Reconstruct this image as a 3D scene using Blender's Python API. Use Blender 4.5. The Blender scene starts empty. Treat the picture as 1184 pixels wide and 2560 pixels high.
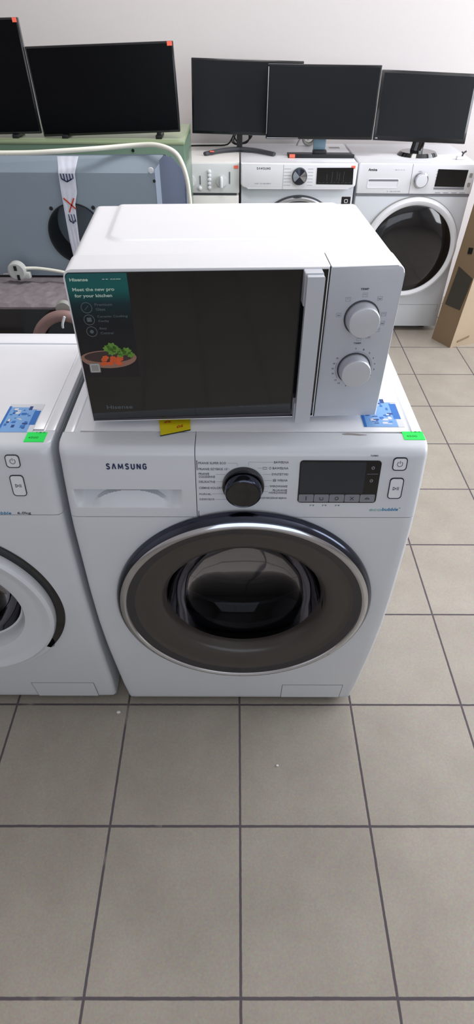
import bpy, bmesh, math, random
from mathutils import Vector, Matrix, Euler
random.seed(7)
PI = math.pi
scn = bpy.context.scene
C = scn.collection

# ------------------------------------------------------------------ camera
cam_d = bpy.data.cameras.new('camera'); cam = bpy.data.objects.new('camera', cam_d); C.objects.link(cam)
cam.location = (0.2862, -0.7452, 1.3993)
cam.rotation_euler = Euler((0.82090, -0.0047, -0.0002), 'XYZ')
cam_d.sensor_fit = 'VERTICAL'; cam_d.sensor_height = 36.0
cam_d.lens = 1379.14 / 2560 * 36.0
cam_d.clip_start = 0.02
scn.camera = cam

# ------------------------------------------------------------------ world, light, exposure
w = bpy.data.worlds.new('daylight'); scn.world = w; w.use_nodes = True
w.node_tree.nodes['Background'].inputs[0].default_value = (0.80, 0.88, 1.0, 1)
w.node_tree.nodes['Background'].inputs[1].default_value = 1.0
scn.view_settings.view_transform = 'Standard'; scn.view_settings.look = 'None'
scn.view_settings.gamma = 1; scn.view_settings.use_curve_mapping = False
scn.view_settings.exposure = 0.1
scn.cycles.use_denoising = True
scn.cycles.max_bounces = 8; scn.cycles.diffuse_bounces = 4; scn.cycles.glossy_bounces = 5
scn.cycles.transparent_max_bounces = 12; scn.cycles.sample_clamp_indirect = 6.0
scn.cycles.caustics_reflective = False; scn.cycles.caustics_refractive = False

def area(name, loc, rot, sx, sy, power, color):
    l = bpy.data.lights.new(name, 'AREA'); l.shape = 'RECTANGLE'; l.size = sx; l.size_y = sy
    l.energy = power; l.color = color
    o = bpy.data.objects.new(name, l); o.location = loc; o.rotation_euler = rot; C.objects.link(o); return o
# daylight through the side window (right), the shop front behind the camera, and an added unseen overhead fill
area('window_daylight_right', (3.12, 1.15, 1.75), (0, math.radians(90), 0), 1.7, 2.9, 100, (0.93, 0.96, 1.0))
area('window_daylight_front', (0.9, -3.12, 1.7), (math.radians(90), 0, 0), 3.0, 1.7, 12, (0.88, 0.94, 1.0))

area('overhead_fill', (.35, 1.15, 2.80), (0, 0, 0), 1.2, .5, 26, (1.0, 0.97, 0.96))  # fill added to brighten the top surfaces, no lamp known there

# ------------------------------------------------------------------ materials
def lin(c):
    return tuple(((x/255)/12.92 if x/255 <= .04045 else ((x/255+.055)/1.055)**2.4) for x in c) + (1,)
def mat(name, rgb, rough=.5, metal=0, bump=0, bscale=200, coat=0, spec=.5, var=0, vscale=8):
    m = bpy.data.materials.new(name); m.use_nodes = True; nt = m.node_tree; b = nt.nodes['Principled BSDF']
    col = lin(rgb)
    b.inputs['Base Color'].default_value = col; b.inputs['Roughness'].default_value = rough
    b.inputs['Metallic'].default_value = metal; b.inputs['Coat Weight'].default_value = coat
    b.inputs['Coat Roughness'].default_value = .08
    b.inputs['Specular IOR Level'].default_value = spec
    tc = nt.nodes.new('ShaderNodeTexCoord')
    n = nt.nodes.new('ShaderNodeTexNoise'); n.inputs['Scale'].default_value = vscale; n.inputs['Detail'].default_value = 5
    nt.links.new(tc.outputs['Object'], n.inputs['Vector'])
    mx = nt.nodes.new('ShaderNodeMix'); mx.data_type = 'RGBA'
    v = var if var else .02
    mx.inputs[6].default_value = tuple(c*(1-v) for c in col[:3]) + (1,)
    mx.inputs[7].default_value = tuple(min(1, c*(1+v)) for c in col[:3]) + (1,)
    nt.links.new(n.outputs['Fac'], mx.inputs[0]); nt.links.new(mx.outputs[2], b.inputs['Base Color'])
    if bump:
        n2 = nt.nodes.new('ShaderNodeTexNoise'); n2.inputs['Scale'].default_value = bscale; n2.inputs['Detail'].default_value = 4
        nt.links.new(tc.outputs['Object'], n2.inputs['Vector'])
        bp = nt.nodes.new('ShaderNodeBump'); bp.inputs['Strength'].default_value = bump; bp.inputs['Distance'].default_value = .002
        nt.links.new(n2.outputs['Fac'], bp.inputs['Height']); nt.links.new(bp.outputs['Normal'], b.inputs['Normal'])
    return m
def glass(name, tint, ior=1.5, rough=0.02, gl=.8):
    m = bpy.data.materials.new(name); m.use_nodes = True; nt = m.node_tree; nt.nodes.clear()
    out = nt.nodes.new('ShaderNodeOutputMaterial'); t = nt.nodes.new('ShaderNodeBsdfTransparent'); t.inputs[0].default_value = tint + (1,)
    g = nt.nodes.new('ShaderNodeBsdfGlossy'); g.inputs['Roughness'].default_value = rough; g.inputs['Color'].default_value = (gl, gl, gl*1.08, 1)
    f = nt.nodes.new('ShaderNodeFresnel'); f.inputs[0].default_value = ior
    x = nt.nodes.new('ShaderNodeMixShader')
    nt.links.new(f.outputs[0], x.inputs[0]); nt.links.new(t.outputs[0], x.inputs[1]); nt.links.new(g.outputs[0], x.inputs[2]); nt.links.new(x.outputs[0], out.inputs[0])
    return m
M = dict(
 white=mat('white_enamel', (232, 233, 238), .32, coat=.35),
 whitep=mat('white_plastic', (228, 230, 236), .38, coat=.15, bump=.05, bscale=900),
 frontw=mat('dimmed_white_front_enamel', (211, 215, 221), .34, coat=.25),  # same white, darkened to paint in the weaker light on fronts
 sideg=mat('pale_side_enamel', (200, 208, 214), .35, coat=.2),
 silver=mat('silver_grey_plastic', (196, 200, 209), .36, metal=.25, bump=.03, bscale=1500),
 knob=mat('brushed_silver_knob', (205, 208, 216), .3, metal=.35),
 chrome=mat('chrome', (205, 208, 214), .12, metal=1),
 darkchrome=mat('dark_chrome', (70, 74, 86), .16, metal=1),
 steel=mat('drum_steel', (62, 66, 74), .42, metal=1),
 hood=mat('galvanised_sheet', (142, 156, 168), .42, metal=.25, var=.05, vscale=3),
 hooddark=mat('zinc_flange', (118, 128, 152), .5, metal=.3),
 hoodlip=mat('pale_zinc_edge', (178, 192, 214), .4, metal=.3),
 black=mat('black_plastic', (16, 17, 20), .4),
 gblack=mat('glossy_black', (10, 11, 14), .08, coat=.5),
 screen=mat('dark_screen', (22, 25, 29), .35, spec=.2),
 tvscreen=mat('black_tv_screen', (5, 6, 8), .25, spec=.12),
 mwglass=mat('black_door_glass', (14, 17, 19), .06, coat=.6),
 display=mat('display_glass', (40, 45, 54), .12, coat=.4),
 dgrey=mat('dark_grey', (58, 60, 66), .5),
 lgrey=mat('touch_key_grey', (128, 130, 138), .4),
 brown=mat('smoked_plastic_ring', (60, 54, 51), .34, coat=.2),
 smoke=mat('dark_band', (30, 30, 36), .18, coat=.4),
 rubber=mat('grey_rubber_gasket', (44, 47, 54), .55),
 ink=mat('dark_grey_ink', (88, 92, 102), .6),
 inkl=mat('faint_grey_ink', (150, 156, 166), .6),
 navy=mat('navy_ink', (24, 38, 82), .5),
 blueink=mat('blue_ink', (60, 130, 175), .5),
 greenink=mat('pale_green_ink', (140, 176, 178), .5),
 pale=mat('pale_print', (186, 208, 196), .6),
 paleg=mat('grey_print', (84, 94, 100), .6),
 green=mat('fluorescent_green_paper', (28, 236, 92), .7),
 greend=mat('green_pen_marks', (10, 120, 50), .7),
 orange=mat('fluorescent_orange_paper', (255, 112, 88), .7),
 yellow=mat('yellow_card', (226, 208, 14), .6, var=.08, vscale=30),
 red=mat('red_print', (190, 60, 30), .6),
 cable=mat('cream_cable', (226, 226, 214), .45),
 plug=mat('pale_plug', (186, 190, 186), .5),
 card=mat('brown_cardboard', (136, 113, 88), .85, bump=.3, bscale=60, var=.12, vscale=6),
 cardl=mat('lit_cardboard', (186, 166, 142), .85, bump=.3, bscale=60, var=.08, vscale=6),  # same cardboard, lightened to paint in the carton's brighter side
 parcel=mat('dark_parcel_tape', (62, 58, 52), .35, var=.1),
 tape=mat('white_warning_tape', (212, 216, 228), .35, bump=.6, bscale=40, var=.06, vscale=30),
 olive=mat('olive_enamel', (138, 152, 120), .35, coat=.3),
 olived=mat('grey_green_enamel', (92, 118, 98), .35, coat=.3, var=.15, vscale=2.5),
 felt=mat('grey_felt', (122, 114, 118), .95, bump=1.0, bscale=70, var=.35, vscale=35),
 pink=mat('pinkish_reflection', (140, 112, 108), .5),
 coil=mat('grey_plastic', (150, 150, 146), .5),
 blue=mat('blue_label_print', (40, 110, 190), .45),
 blued=mat('dark_blue_label_print', (30, 62, 130), .45),
 bluel=mat('pale_blue_label_print', (120, 168, 222), .45),
 paper=mat('label_paper', (214, 216, 224), .5),
 brocc=mat('broccoli_print', (96, 142, 52), .6, var=.3, vscale=60),
 carrot=mat('carrot_print', (214, 92, 44), .6, var=.25, vscale=60),
 bowlp=mat('bowl_print', (150, 112, 96), .6, var=.15, vscale=30),
 bowld=mat('bowl_shadow_print', (62, 44, 42), .6),
 bezel=mat('monitor_bezel', (12, 13, 18), .22, coat=.4),
 cream=mat('cream_old_enamel', (222, 220, 216), .4, coat=.1),
 greyp=mat('light_grey_panel', (205, 208, 208), .45),
 neckg=mat('pale_blue_translucent_plastic', (120, 148, 165), .2),
 dirt=mat('chipped_edge', (150, 142, 140), .8),
 plaster=mat('plaster_crumb', (225, 225, 220), .8),
 frame=mat('window_frame_white', (220, 222, 225), .4),
)
M['bowlglass'] = glass('smoked_bowl_glass', (.30, .31, .34), 1.38, .04, .33)
M['doorpane'] = glass('window_glass', (.93, .96, .95))

# ------------------------------------------------------------------ helpers
def link(name, bm, m, parent=None, smooth=True, ang=35):
    me = bpy.data.meshes.new(name)
    bmesh.ops.recalc_face_normals(bm, faces=bm.faces[:]) if not getattr(bm, '_nofix', False) else None
    bm.to_mesh(me); bm.free()
    for mm in (m if isinstance(m, (list, tuple)) else [m]): me.materials.append(mm)
    o = bpy.data.objects.new(name, me); C.objects.link(o)
    if smooth:
        for p in me.polygons: p.use_smooth = True
        try: me.set_sharp_from_angle(angle=math.radians(ang))
        except Exception: pass
    if parent: o.parent = parent
    return o
def lab(o, s): o['label'] = s; return o
def thing(name, label, cat, loc=(0,0,0), rot=(0,0,0), group=None):
    o = bpy.data.objects.new(name, None); C.objects.link(o); o.empty_display_size = .05
    o.location = loc; o.rotation_euler = rot; o['label'] = label; o['category'] = cat
    if group: o['group'] = group
    return o
def tag(o, label, cat, group=None):
    o['label'] = label; o['category'] = cat
    if group: o['group'] = group
    return o
def struct(o): o['kind'] = 'structure'; return o
def NB(): return bmesh.new()
def box(bm, x0, x1, y0, y1, z0, z1, bev=0, seg=2, rot=None, piv=None, mi=0):
    r = bmesh.ops.create_cube(bm, size=1); vs = r['verts']
    for v in vs: v.co = Vector((x0+(v.co.x+.5)*(x1-x0), y0+(v.co.y+.5)*(y1-y0), z0+(v.co.z+.5)*(z1-z0)))
    fs = set(f for v in vs for f in v.link_faces)
    for f in fs: f.material_index = mi
    if bev:
        es = list(set(e for v in vs for e in v.link_edges))
        rr = bmesh.ops.bevel(bm, geom=es, offset=bev, segments=seg, profile=.5, affect='EDGES', clamp_overlap=True)
        vs = list(set(vv for f in rr['faces'] for vv in f.verts) | set(v for v in vs if v.is_valid))
    if rot is not None:
        bmesh.ops.rotate(bm, verts=[v for v in vs if v.is_valid], cent=piv or (0,0,0), matrix=rot)
    return bm
def boxo(name, m, parent, *a, **k): return link(name, box(NB(), *a, **k), m, parent)
def lathe(bm, prof, cx, cz, n=96, y0=0, mi=0, a0=0, a1=2*PI):
    """revolve (r, y) about the y axis through (cx, cz)"""
    full = abs(a1-a0-2*PI) < 1e-6; rings = []
    for r, y in prof:
        if r < 1e-6: rings.append([bm.verts.new((cx, y0+y, cz))]); continue
        rings.append([bm.verts.new((cx+r*math.cos(a0+(a1-a0)*i/(n if full else n-1)), y0+y, cz+r*math.sin(a0+(a1-a0)*i/(n if full else n-1)))) for i in range(n)])
    for a, b in zip(rings, rings[1:]):
        cnt = n if full else n-1
        for i in range(cnt):
            j = (i+1) % n
            try:
                if len(a) == 1 and len(b) == 1: continue
                if len(a) == 1: f = bm.faces.new((a[0], b[j], b[i]))
                elif len(b) == 1: f = bm.faces.new((a[i], a[j], b[0]))
                else: f = bm.faces.new((a[i], a[j], b[j], b[i]))
                f.material_index = mi
            except ValueError: pass
    return bm
def spline(pts, n=10):
    P = [Vector(p) for p in pts]; out = []
    for i in range(len(P)-1):
        p0 = P[max(0, i-1)]; p1 = P[i]; p2 = P[i+1]; p3 = P[min(len(P)-1, i+2)]
        for k in range(n):
            t = k/n
            out.append(.5*((2*p1)+(-p0+p2)*t+(2*p0-5*p1+4*p2-p3)*t*t+(-p0+3*p1-3*p2+p3)*t**3))
    out.append(P[-1]); return out
def tube(bm, pts, r, n=12, smooth=10, closed_ends=True):
    P = spline(pts, smooth) if smooth else [Vector(p) for p in pts]
    rings = []; up = Vector((0, 0, 1)); last = None
    for i, p in enumerate(P):
        t = (P[min(i+1, len(P)-1)] - P[max(i-1, 0)]).normalized()
        if last is None:
            a = t.cross(up) if abs(t.dot(up)) < .9 else t.cross(Vector((1, 0, 0)))
        else: a = last - t*last.dot(t)
        a.normalize(); last = a; b = t.cross(a)
        rr = r(i/(len(P)-1)) if callable(r) else r
        rings.append([bm.verts.new(p + rr*(math.cos(2*PI*k/n)*a + math.sin(2*PI*k/n)*b)) for k in range(n)])
    for A, B in zip(rings, rings[1:]):
        for k in range(n): bm.faces.new((A[k], A[(k+1) % n], B[(k+1) % n], B[k]))
    if closed_ends: bm.faces.new(rings[0]); bm.faces.new(rings[-1])
    return bm
def grid(bm, xs, ys, fn, keep=None, mi=0):
    V = [[bm.verts.new(fn(x, y)) for x in xs] for y in ys]
    for j in range(len(ys)-1):
        for i in range(len(xs)-1):
            if keep and not keep((xs[i]+xs[i+1])/2, (ys[j]+ys[j+1])/2): continue
            f = bm.faces.new((V[j][i], V[j][i+1], V[j+1][i+1], V[j+1][i])); f.material_index = mi
    for v in [v for v in bm.verts if not v.link_faces]: bm.verts.remove(v)
    return V
def lins(a, b, n): return [a+(b-a)*i/n for i in range(n+1)]
def prism(bm, poly, fn, d0, d1, mi=0):
    """polygon (u, v) list extruded between depth d0 and d1; fn(u, v, d) gives the point"""
    A = [bm.verts.new(fn(u, v, d0)) for u, v in poly]; B = [bm.verts.new(fn(u, v, d1)) for u, v in poly]
    fs = [bm.faces.new(A), bm.faces.new(B[::-1])]
    for i in range(len(poly)):
        j = (i+1) % len(poly); fs.append(bm.faces.new((A[i], B[i], B[j], A[j])))
    for f in fs: f.material_index = mi
    return bm
def rrect(x0, x1, z0, z1, r, n=6):
    out = []
    for cx, cz, a in ((x1-r, z1-r, 0), (x0+r, z1-r, 90), (x0+r, z0+r, 180), (x1-r, z0+r, 270)):
        for k in range(n+1):
            t = math.radians(a+90*k/n); out.append((cx+r*math.cos(t), cz+r*math.sin(t)))
    return out
def ring_poly(bm, outer, inner, fn, d0, d1, mi=0):
    """frame between two outlines of the same number of points"""
    n = len(outer); L = [[bm.verts.new(fn(u, v, d)) for u, v in P] for P, d in ((outer, d0), (inner, d0), (inner, d1), (outer, d1))]
    for a in range(4):
        A, B = L[a], L[(a+1) % 4]
        for i in range(n):
            j = (i+1) % n; f = bm.faces.new((A[i], A[j], B[j], B[i])); f.material_index = mi
    return bm
def circ(cx, cz, r, n=32, rz=None): return [(cx+r*math.cos(2*PI*i/n), cz+(rz or r)*math.sin(2*PI*i/n)) for i in range(n)]
_fc = {}
def text(bm, s, fn, x0, z0, wd, h, bold=0, d0=.0002, d1=-.0006, mi=0, shear=0, space=1.0):
    """lettering fitted into a box wd wide and h high at (x0, z0)"""
    cu = bpy.data.curves.new('t', 'FONT'); cu.body = s; cu.size = 1; cu.offset = bold; cu.resolution_u = 3; cu.shear = shear; cu.space_character = space
    cu.extrude = .01
    ob = bpy.data.objects.new('t', cu); C.objects.link(ob)
    dg = bpy.context.evaluated_depsgraph_get(); me = bpy.data.meshes.new_from_object(ob.evaluated_get(dg))
    bpy.data.objects.remove(ob); bpy.data.curves.remove(cu)
    xs = [v.co.x for v in me.vertices]; ys = [v.co.y for v in me.vertices]
    if not xs: bpy.data.meshes.remove(me); return bm
    ax, bx, ay, by = min(xs), max(xs), min(ys), max(ys)
    V = [bm.verts.new(fn(x0+(v.co.x-ax)/(bx-ax)*wd, z0+(v.co.y-ay)/max(by-ay, 1e-6)*h, d1 if v.co.z > 0 else d0)) for v in me.vertices]
    for p in me.polygons:
        try: f = bm.faces.new([V[i] for i in p.vertices]); f.material_index = mi
        except ValueError: pass
    bpy.data.meshes.remove(me); return bm
def stroke(bm, pts, wdt, fn, d0=.0002, d1=-.0006, mi=0):
    for (a, b), (c, d) in zip(pts, pts[1:]):
        L = math.hypot(c-a, d-b)
        if L < 1e-7: continue
        nx, nz = -(d-b)/L*wdt/2, (c-a)/L*wdt/2
        prism(bm, [(a+nx, b+nz), (a-nx, b-nz), (c-nx, d-nz), (c+nx, d+nz)], fn, d0, d1, mi)
    return bm
def arc(cx, cz, r, a0, a1, n=14): return [(cx+r*math.cos(math.radians(a0+(a1-a0)*i/n)), cz+r*math.sin(math.radians(a0+(a1-a0)*i/n))) for i in range(n+1)]

LET = {'S': [[(1, .84), (.85, .97), (.5, 1), (.15, .95), (.02, .78), (.12, .62), (.5, .52), (.88, .40), (.98, .22), (.85, .05), (.5, 0), (.15, .03), (0, .17)]],
 'A': [[(0, 0), (.42, 1), (.58, 1), (1, 0)]], 'M': [[(0, 0), (.08, 1), (.5, .12), (.92, 1), (1, 0)]],
 'U': [[(0, 1), (0, .25), (.15, .05), (.5, 0), (.85, .05), (1, .25), (1, 1)]], 'N': [[(0, 0), (0, 1), (1, 0), (1, 1)]],
 'G': [[(1, .80), (.85, .95), (.5, 1), (.15, .95), (0, .75), (0, .25), (.15, .05), (.5, 0), (.85, .05), (1, .22), (1, .5), (.55, .5)]]}
def logo(bm, fn, x0, z0, wd, h, d0=.0002, d1=-.0006):
    W_ = [.92, 1, 1.3, .92, .95, 1, .95]; gap = .36; u = wd/(sum(W_)+gap*6); x = x0; st = h*.19
    for c, lw_ in zip('SAMSUNG', W_):
        for path in LET[c]: stroke(bm, [(x+st/2+a*(lw_*u-st), z0+st/2+b*(h-st)) for a, b in path], st*(.85 if c == 'M' else 1), fn, d0, d1)
        x += (lw_+gap)*u
    return bm

# ------------------------------------------------------------------ room
T, OX, OY = .2999, .2997, -.0079
def tile_material():
    m = bpy.data.materials.new('beige_stoneware_tiles'); m.use_nodes = True; nt = m.node_tree; b = nt.nodes['Principled BSDF']; L = nt.links.new
    def N(t, **k):
        n = nt.nodes.new(t)
        for a, v in k.items(): setattr(n, a, v)
        return n
    def math_(op, a, b_=None):
        n = N('ShaderNodeMath', operation=op)
        if hasattr(a, 'links'): L(a, n.inputs[0])
        else: n.inputs[0].default_value = a
        if b_ is not None:
            if hasattr(b_, 'links'): L(b_, n.inputs[1])
            else: n.inputs[1].default_value = b_
        return n.outputs[0]
    tc = N('ShaderNodeTexCoord'); sp = N('ShaderNodeSeparateXYZ'); L(tc.outputs['Object'], sp.inputs[0])
    wob = N('ShaderNodeTexNoise'); wob.inputs['Scale'].default_value = 60; L(tc.outputs['Object'], wob.inputs[0])
    wv = math_('MULTIPLY', math_('SUBTRACT', wob.outputs['Fac'], .5), .0016)
    def dist(s, off):
        f = math_('MODULO', math_('ADD', math_('DIVIDE', math_('SUBTRACT', math_('ADD', s, wv), off), T), 100.5), 1.0)
        return math_('MULTIPLY', math_('ABSOLUTE', math_('SUBTRACT', f, .5)), T)
    dd = math_('MINIMUM', dist(sp.outputs[0], OX), dist(sp.outputs[1], OY))
    mr = N('ShaderNodeMapRange'); mr.inputs[1].default_value = .0021; mr.inputs[2].default_value = .0033; L(dd, mr.inputs[0])
    tile = mr.outputs[0]
    def cell(s, off): return math_('FLOOR', math_('DIVIDE', math_('SUBTRACT', s, off), T))
    cb = N('ShaderNodeCombineXYZ'); L(cell(sp.outputs[0], OX), cb.inputs[0]); L(cell(sp.outputs[1], OY), cb.inputs[1])
    wn = N('ShaderNodeTexWhiteNoise'); L(cb.outputs[0], wn.inputs[0])
    n1 = N('ShaderNodeTexNoise'); n1.inputs['Scale'].default_value = 7; n1.inputs['Detail'].default_value = 6; n1.inputs['Roughness'].default_value = .6; L(tc.outputs['Object'], n1.inputs[0])
    n2 = N('ShaderNodeTexNoise'); n2.inputs['Scale'].default_value = 220; n2.inputs['Detail'].default_value = 3; L(tc.outputs['Object'], n2.inputs[0])
    r1 = N('ShaderNodeMix', data_type='RGBA'); r1.inputs[6].default_value = lin((140, 131, 120)); r1.inputs[7].default_value = lin((170, 162, 150)); L(n1.outputs['Fac'], r1.inputs[0])
    r2 = N('ShaderNodeMix', data_type='RGBA', blend_type='OVERLAY'); r2.inputs[0].default_value = .25; L(r1.outputs[2], r2.inputs[6]); L(n2.outputs['Color'], r2.inputs[7])
    hs = N('ShaderNodeHueSaturation'); L(r2.outputs[2], hs.inputs['Color']); hs.inputs['Saturation'].default_value = .95
    L(math_('ADD', .965, math_('MULTIPLY', wn.outputs['Value'], .07)), hs.inputs['Value'])
    # grout: dark, with worn paler stretches
    n3 = N('ShaderNodeTexNoise'); n3.inputs['Scale'].default_value = 9; n3.inputs['Detail'].default_value = 5; L(tc.outputs['Object'], n3.inputs[0])
    gm = N('ShaderNodeMapRange'); gm.inputs[1].default_value = .56; gm.inputs[2].default_value = .68; L(n3.outputs['Fac'], gm.inputs[0])
    gl = math_('MULTIPLY', gm.outputs[0], math_('LESS_THAN', sp.outputs[0], .12))
    g = N('ShaderNodeMix', data_type='RGBA'); g.inputs[6].default_value = lin((84, 77, 82)); g.inputs[7].default_value = lin((142, 134, 128)); L(gl, g.inputs[0])
    fin = N('ShaderNodeMix', data_type='RGBA'); L(tile, fin.inputs[0]); L(g.outputs[2], fin.inputs[6]); L(hs.outputs[0], fin.inputs[7]); L(fin.outputs[2], b.inputs['Base Color'])
    ro = N('ShaderNodeMapRange'); ro.inputs[3].default_value = .9; ro.inputs[4].default_value = .48; L(tile, ro.inputs[0]); L(ro.outputs[0], b.inputs['Roughness'])
    bp = N('ShaderNodeBump'); bp.inputs['Distance'].default_value = .0015; bp.inputs['Strength'].default_value = .5
    L(math_('ADD', tile, math_('MULTIPLY', n2.outputs['Fac'], .12)), bp.inputs['Height']); L(bp.outputs[0], b.inputs['Normal'])
    return m
wallm = mat('painted_plaster', (216, 210, 209), .8, bump=.15, bscale=300, var=.015, vscale=2)
ceilm = mat('ceiling_paint', (228, 226, 224), .9)
XL, XR, YF, YB, ZC = -2.4, 3.2, -3.2, 2.80, 2.9
struct(boxo('floor', tile_material(), None, XL-.1, XR+.1, YF-.1, YB+.1, -.1, 0))
struct(boxo('ceiling', ceilm, None, XL-.1, XR+.1, YF-.1, YB+.1, ZC, ZC+.1))
struct(boxo('wall_back', wallm, None, XL-.1, XR+.1, YB, YB+.1, 0, ZC))
struct(boxo('wall_left', wallm, None, XL-.1, XL, YF, YB, 0, ZC))
bm = NB()
for a in ((XR, XR+.1, YF, -.4, 0, ZC), (XR, XR+.1, 2.68, YB, 0, ZC), (XR, XR+.1, -.4, 2.68, 0, .85), (XR, XR+.1, -.4, 2.68, 2.65, ZC)): box(bm, *a)
struct(link('wall_right', bm, wallm))
bm = NB()
for a in ((XL, -.7, YF-.1, YF, 0, ZC), (2.5, XR, YF-.1, YF, 0, ZC), (-.7, 2.5, YF-.1, YF, 0, .8), (-.7, 2.5, YF-.1, YF, 2.6, ZC)): box(bm, *a)
struct(link('wall_front', bm, wallm))
def window(n, pts):
    bm = NB()
    for a in pts: box(bm, *a, bev=.004)
    struct(link('window_%d' % n, bm, M['frame']))
window(1, [(XR+.01, XR+.07, -.4, 2.68, .85, .91), (XR+.01, XR+.07, -.4, 2.68, 2.59, 2.65)] + [(XR+.01, XR+.07, y, y+.06, .91, 2.59) for y in (-.4, .61, 1.62, 2.62)])
window(2, [(-.7, 2.5, YF-.07, YF-.01, .8, .86), (-.7, 2.5, YF-.07, YF-.01, 2.54, 2.6)] + [(x, x+.06, YF-.07, YF-.01, .86, 2.54) for x in (-.7, .08, .87, 1.66, 2.44)])

clt = thing('fill_light_panel', 'flat white unseen fill light panel added above the appliances', 'fill light', (.35, 1.15, 2.9))  # unseen fixture added to go with the overhead fill
bm = NB(); box(bm, -.62, .62, -.27, .27, -.075, 0, bev=.01); link('fill_housing', bm, M['frame'], clt)
# ------------------------------------------------------------------ front loading washers in the foreground
ZK = [0, .02, .1, .3, .5, .7, .8, .85]; YK = [0, 0, -.008, -.028, -.034, -.028, -.012, 0]
def _pw(z, K, V):
    if z <= K[0]: return V[0]
    for i in range(len(K)-1):
        if z <= K[i+1]:
            return V[i]+(V[i+1]-V[i])*(z-K[i])/(K[i+1]-K[i])
    return V[-1]
def yf(z):       # smoothed outline of the bowed front
    s = 0
    for k in range(-4, 5): s += _pw(z+k*.008, ZK, YK)
    return s/9
EXT = .011
def ext(z): return EXT*min(1, max(0, (z-.05)/.35)) - .004*max(0, 1-z/.1)
def on_front(u, v, d): return (u, yf(v)+d, v)
def front_strip(bm, x0, x1, zs, edge_l, edge_r, W, disp=None, step=.01, keep=None, r=.012, back=.05):
    """bowed front skin between x0 and x1, rounded towards the machine's outer edges"""
    xs = lins(x0, x1, max(2, int((x1-x0)/step)))
    if edge_l: xs = [x0+r*(1-math.cos(math.radians(a))) for a in (0, 15, 30, 50, 70)] + [x for x in xs if x > x0+r]
    if edge_r: xs = [x for x in xs if x < x1-r] + [x1-r*(1-math.cos(math.radians(a))) for a in (70, 50, 30, 15, 0)]
    def f(x, z):
        y = yf(z); xx = x
        if edge_l and x < x0+r: t = (x0+r-x)/r; y += r*(1-math.sqrt(max(0, 1-t*t)))
        if edge_r and x > x1-r: t = (x-(x1-r))/r; y += r*(1-math.sqrt(max(0, 1-t*t)))
        # the sides swell slightly with the bow
        xx = x + ext(z)*((x/W)*2-1)
        if z > .835: t = min(1, (z-.835)/.015); y += .015*(1-math.sqrt(max(0, 1-t*t)))
        if disp: y += disp(x, z)
        return (xx, y, z)
    V = grid(bm, xs, zs, f, keep)
    # rim turned back into the machine
    def rim(vs):
        B = [bm.verts.new((v.co.x, max(v.co.y+.004, back), v.co.z)) for v in vs]
        for i in range(len(vs)-1): bm.faces.new((vs[i], vs[i+1], B[i+1], B[i]))
    rim(V[0]); rim([r_[0] for r_ in V]); rim([r_[-1] for r_ in V])
    if zs[-1] < .849: rim(V[-1])
    else:
        B = [bm.verts.new((v.co.x, .045, .85)) for v in V[-1]]
        for i in range(len(B)-1): bm.faces.new((V[-1][i], V[-1][i+1], B[i+1], B[i]))
    return bm
SEAM = .716
def zrange(a, b, n): return lins(a, b, n)
ztop = lins(SEAM+.0007, .83, 40) + [.835, .838, .841, .844, .847, .849, .85]

def washer_shell(t, D, holes):
    W = .6
    # cabinet: open towards the front
    bm = NB()
    box(bm, 0, .003, .012, D, .02, .83); box(bm, .597, .6, .012, D, .02, .83); box(bm, 0, .6, D-.003, D, .02, .83)
    box(bm, 0, .6, .012, D, .02, .024)
    for v in bm.verts: v.co.x += (ext(v.co.z)-.001)*(v.co.x/.3-1)
    link('side_panels', bm, M['sideg'], t)
    bm = NB()
    # inset top sheet with a fine groove round it and a raised plastic frame
    box(bm, -.002, .602, .0455, D+.005, .83, .8475, bev=.003)
    box(bm, .0175, .5825, .050, D-.045, .847, .850, bev=.001)
    box(bm, -.002, .0155, .0455, D-.04, .845, .8502, bev=.002); box(bm, .5845, .602, .0455, D-.04, .845, .8502, bev=.002)
    box(bm, -.002, .602, D-.0425, D+.005, .845, .852, bev=.003)
    for v in bm.verts:
        if v.co.x < .017: v.co.x -= EXT-.003
        if v.co.x > .583: v.co.x += EXT-.003
    link('top_cover', bm, M['white'], t)
    for x in (.06, .54):
        for y in (.07, D-.06):
            b = lathe(NB(), [(0, -.011), (.018, -.011), (.022, -.008), (.022, .0), (.012, .001), (.012, .011), (0, .011)], 0, 0, 20)
            bmesh.ops.rotate(b, verts=b.verts[:], matrix=Matrix.Rotation(PI/2, 3, 'X')); bmesh.ops.translate(b, verts=b.verts[:], vec=(x, y, .011))
            link('foot', b, M['black'], t)
def lower_front(t, cx, cz, R, D):
    bm = NB(); zs = [.02, .023, .028, .035] + lins(.045, SEAM-.0007, 68)
    def disp(x, z):
        if z < .035: return .012*(1-math.sqrt(max(0, 1-((.035-z)/.015)**2)))
        return 0
    front_strip(bm, 0, .6, zs, True, True, .6, disp, keep=lambda x, z: math.hypot(x-cx, z-cz) > R)
    return link('front_panel', bm, M['frontw'], t)
def service_flap(t, x0, x1, z0, z1):
    bm = NB()
    stroke(bm, [(x0, z0), (x0, z1), (x1, z1), (x1, z0), (x0, z0)], .0013, on_front, .0004, -.0004)
    prism(bm, rrect(x0+.001, x1-.001, z0+.001, z1-.001, .003), on_front, .001, -.0009, 1)
    link('service_flap', bm, [M['lgrey'], M['frontw']], t)
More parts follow.
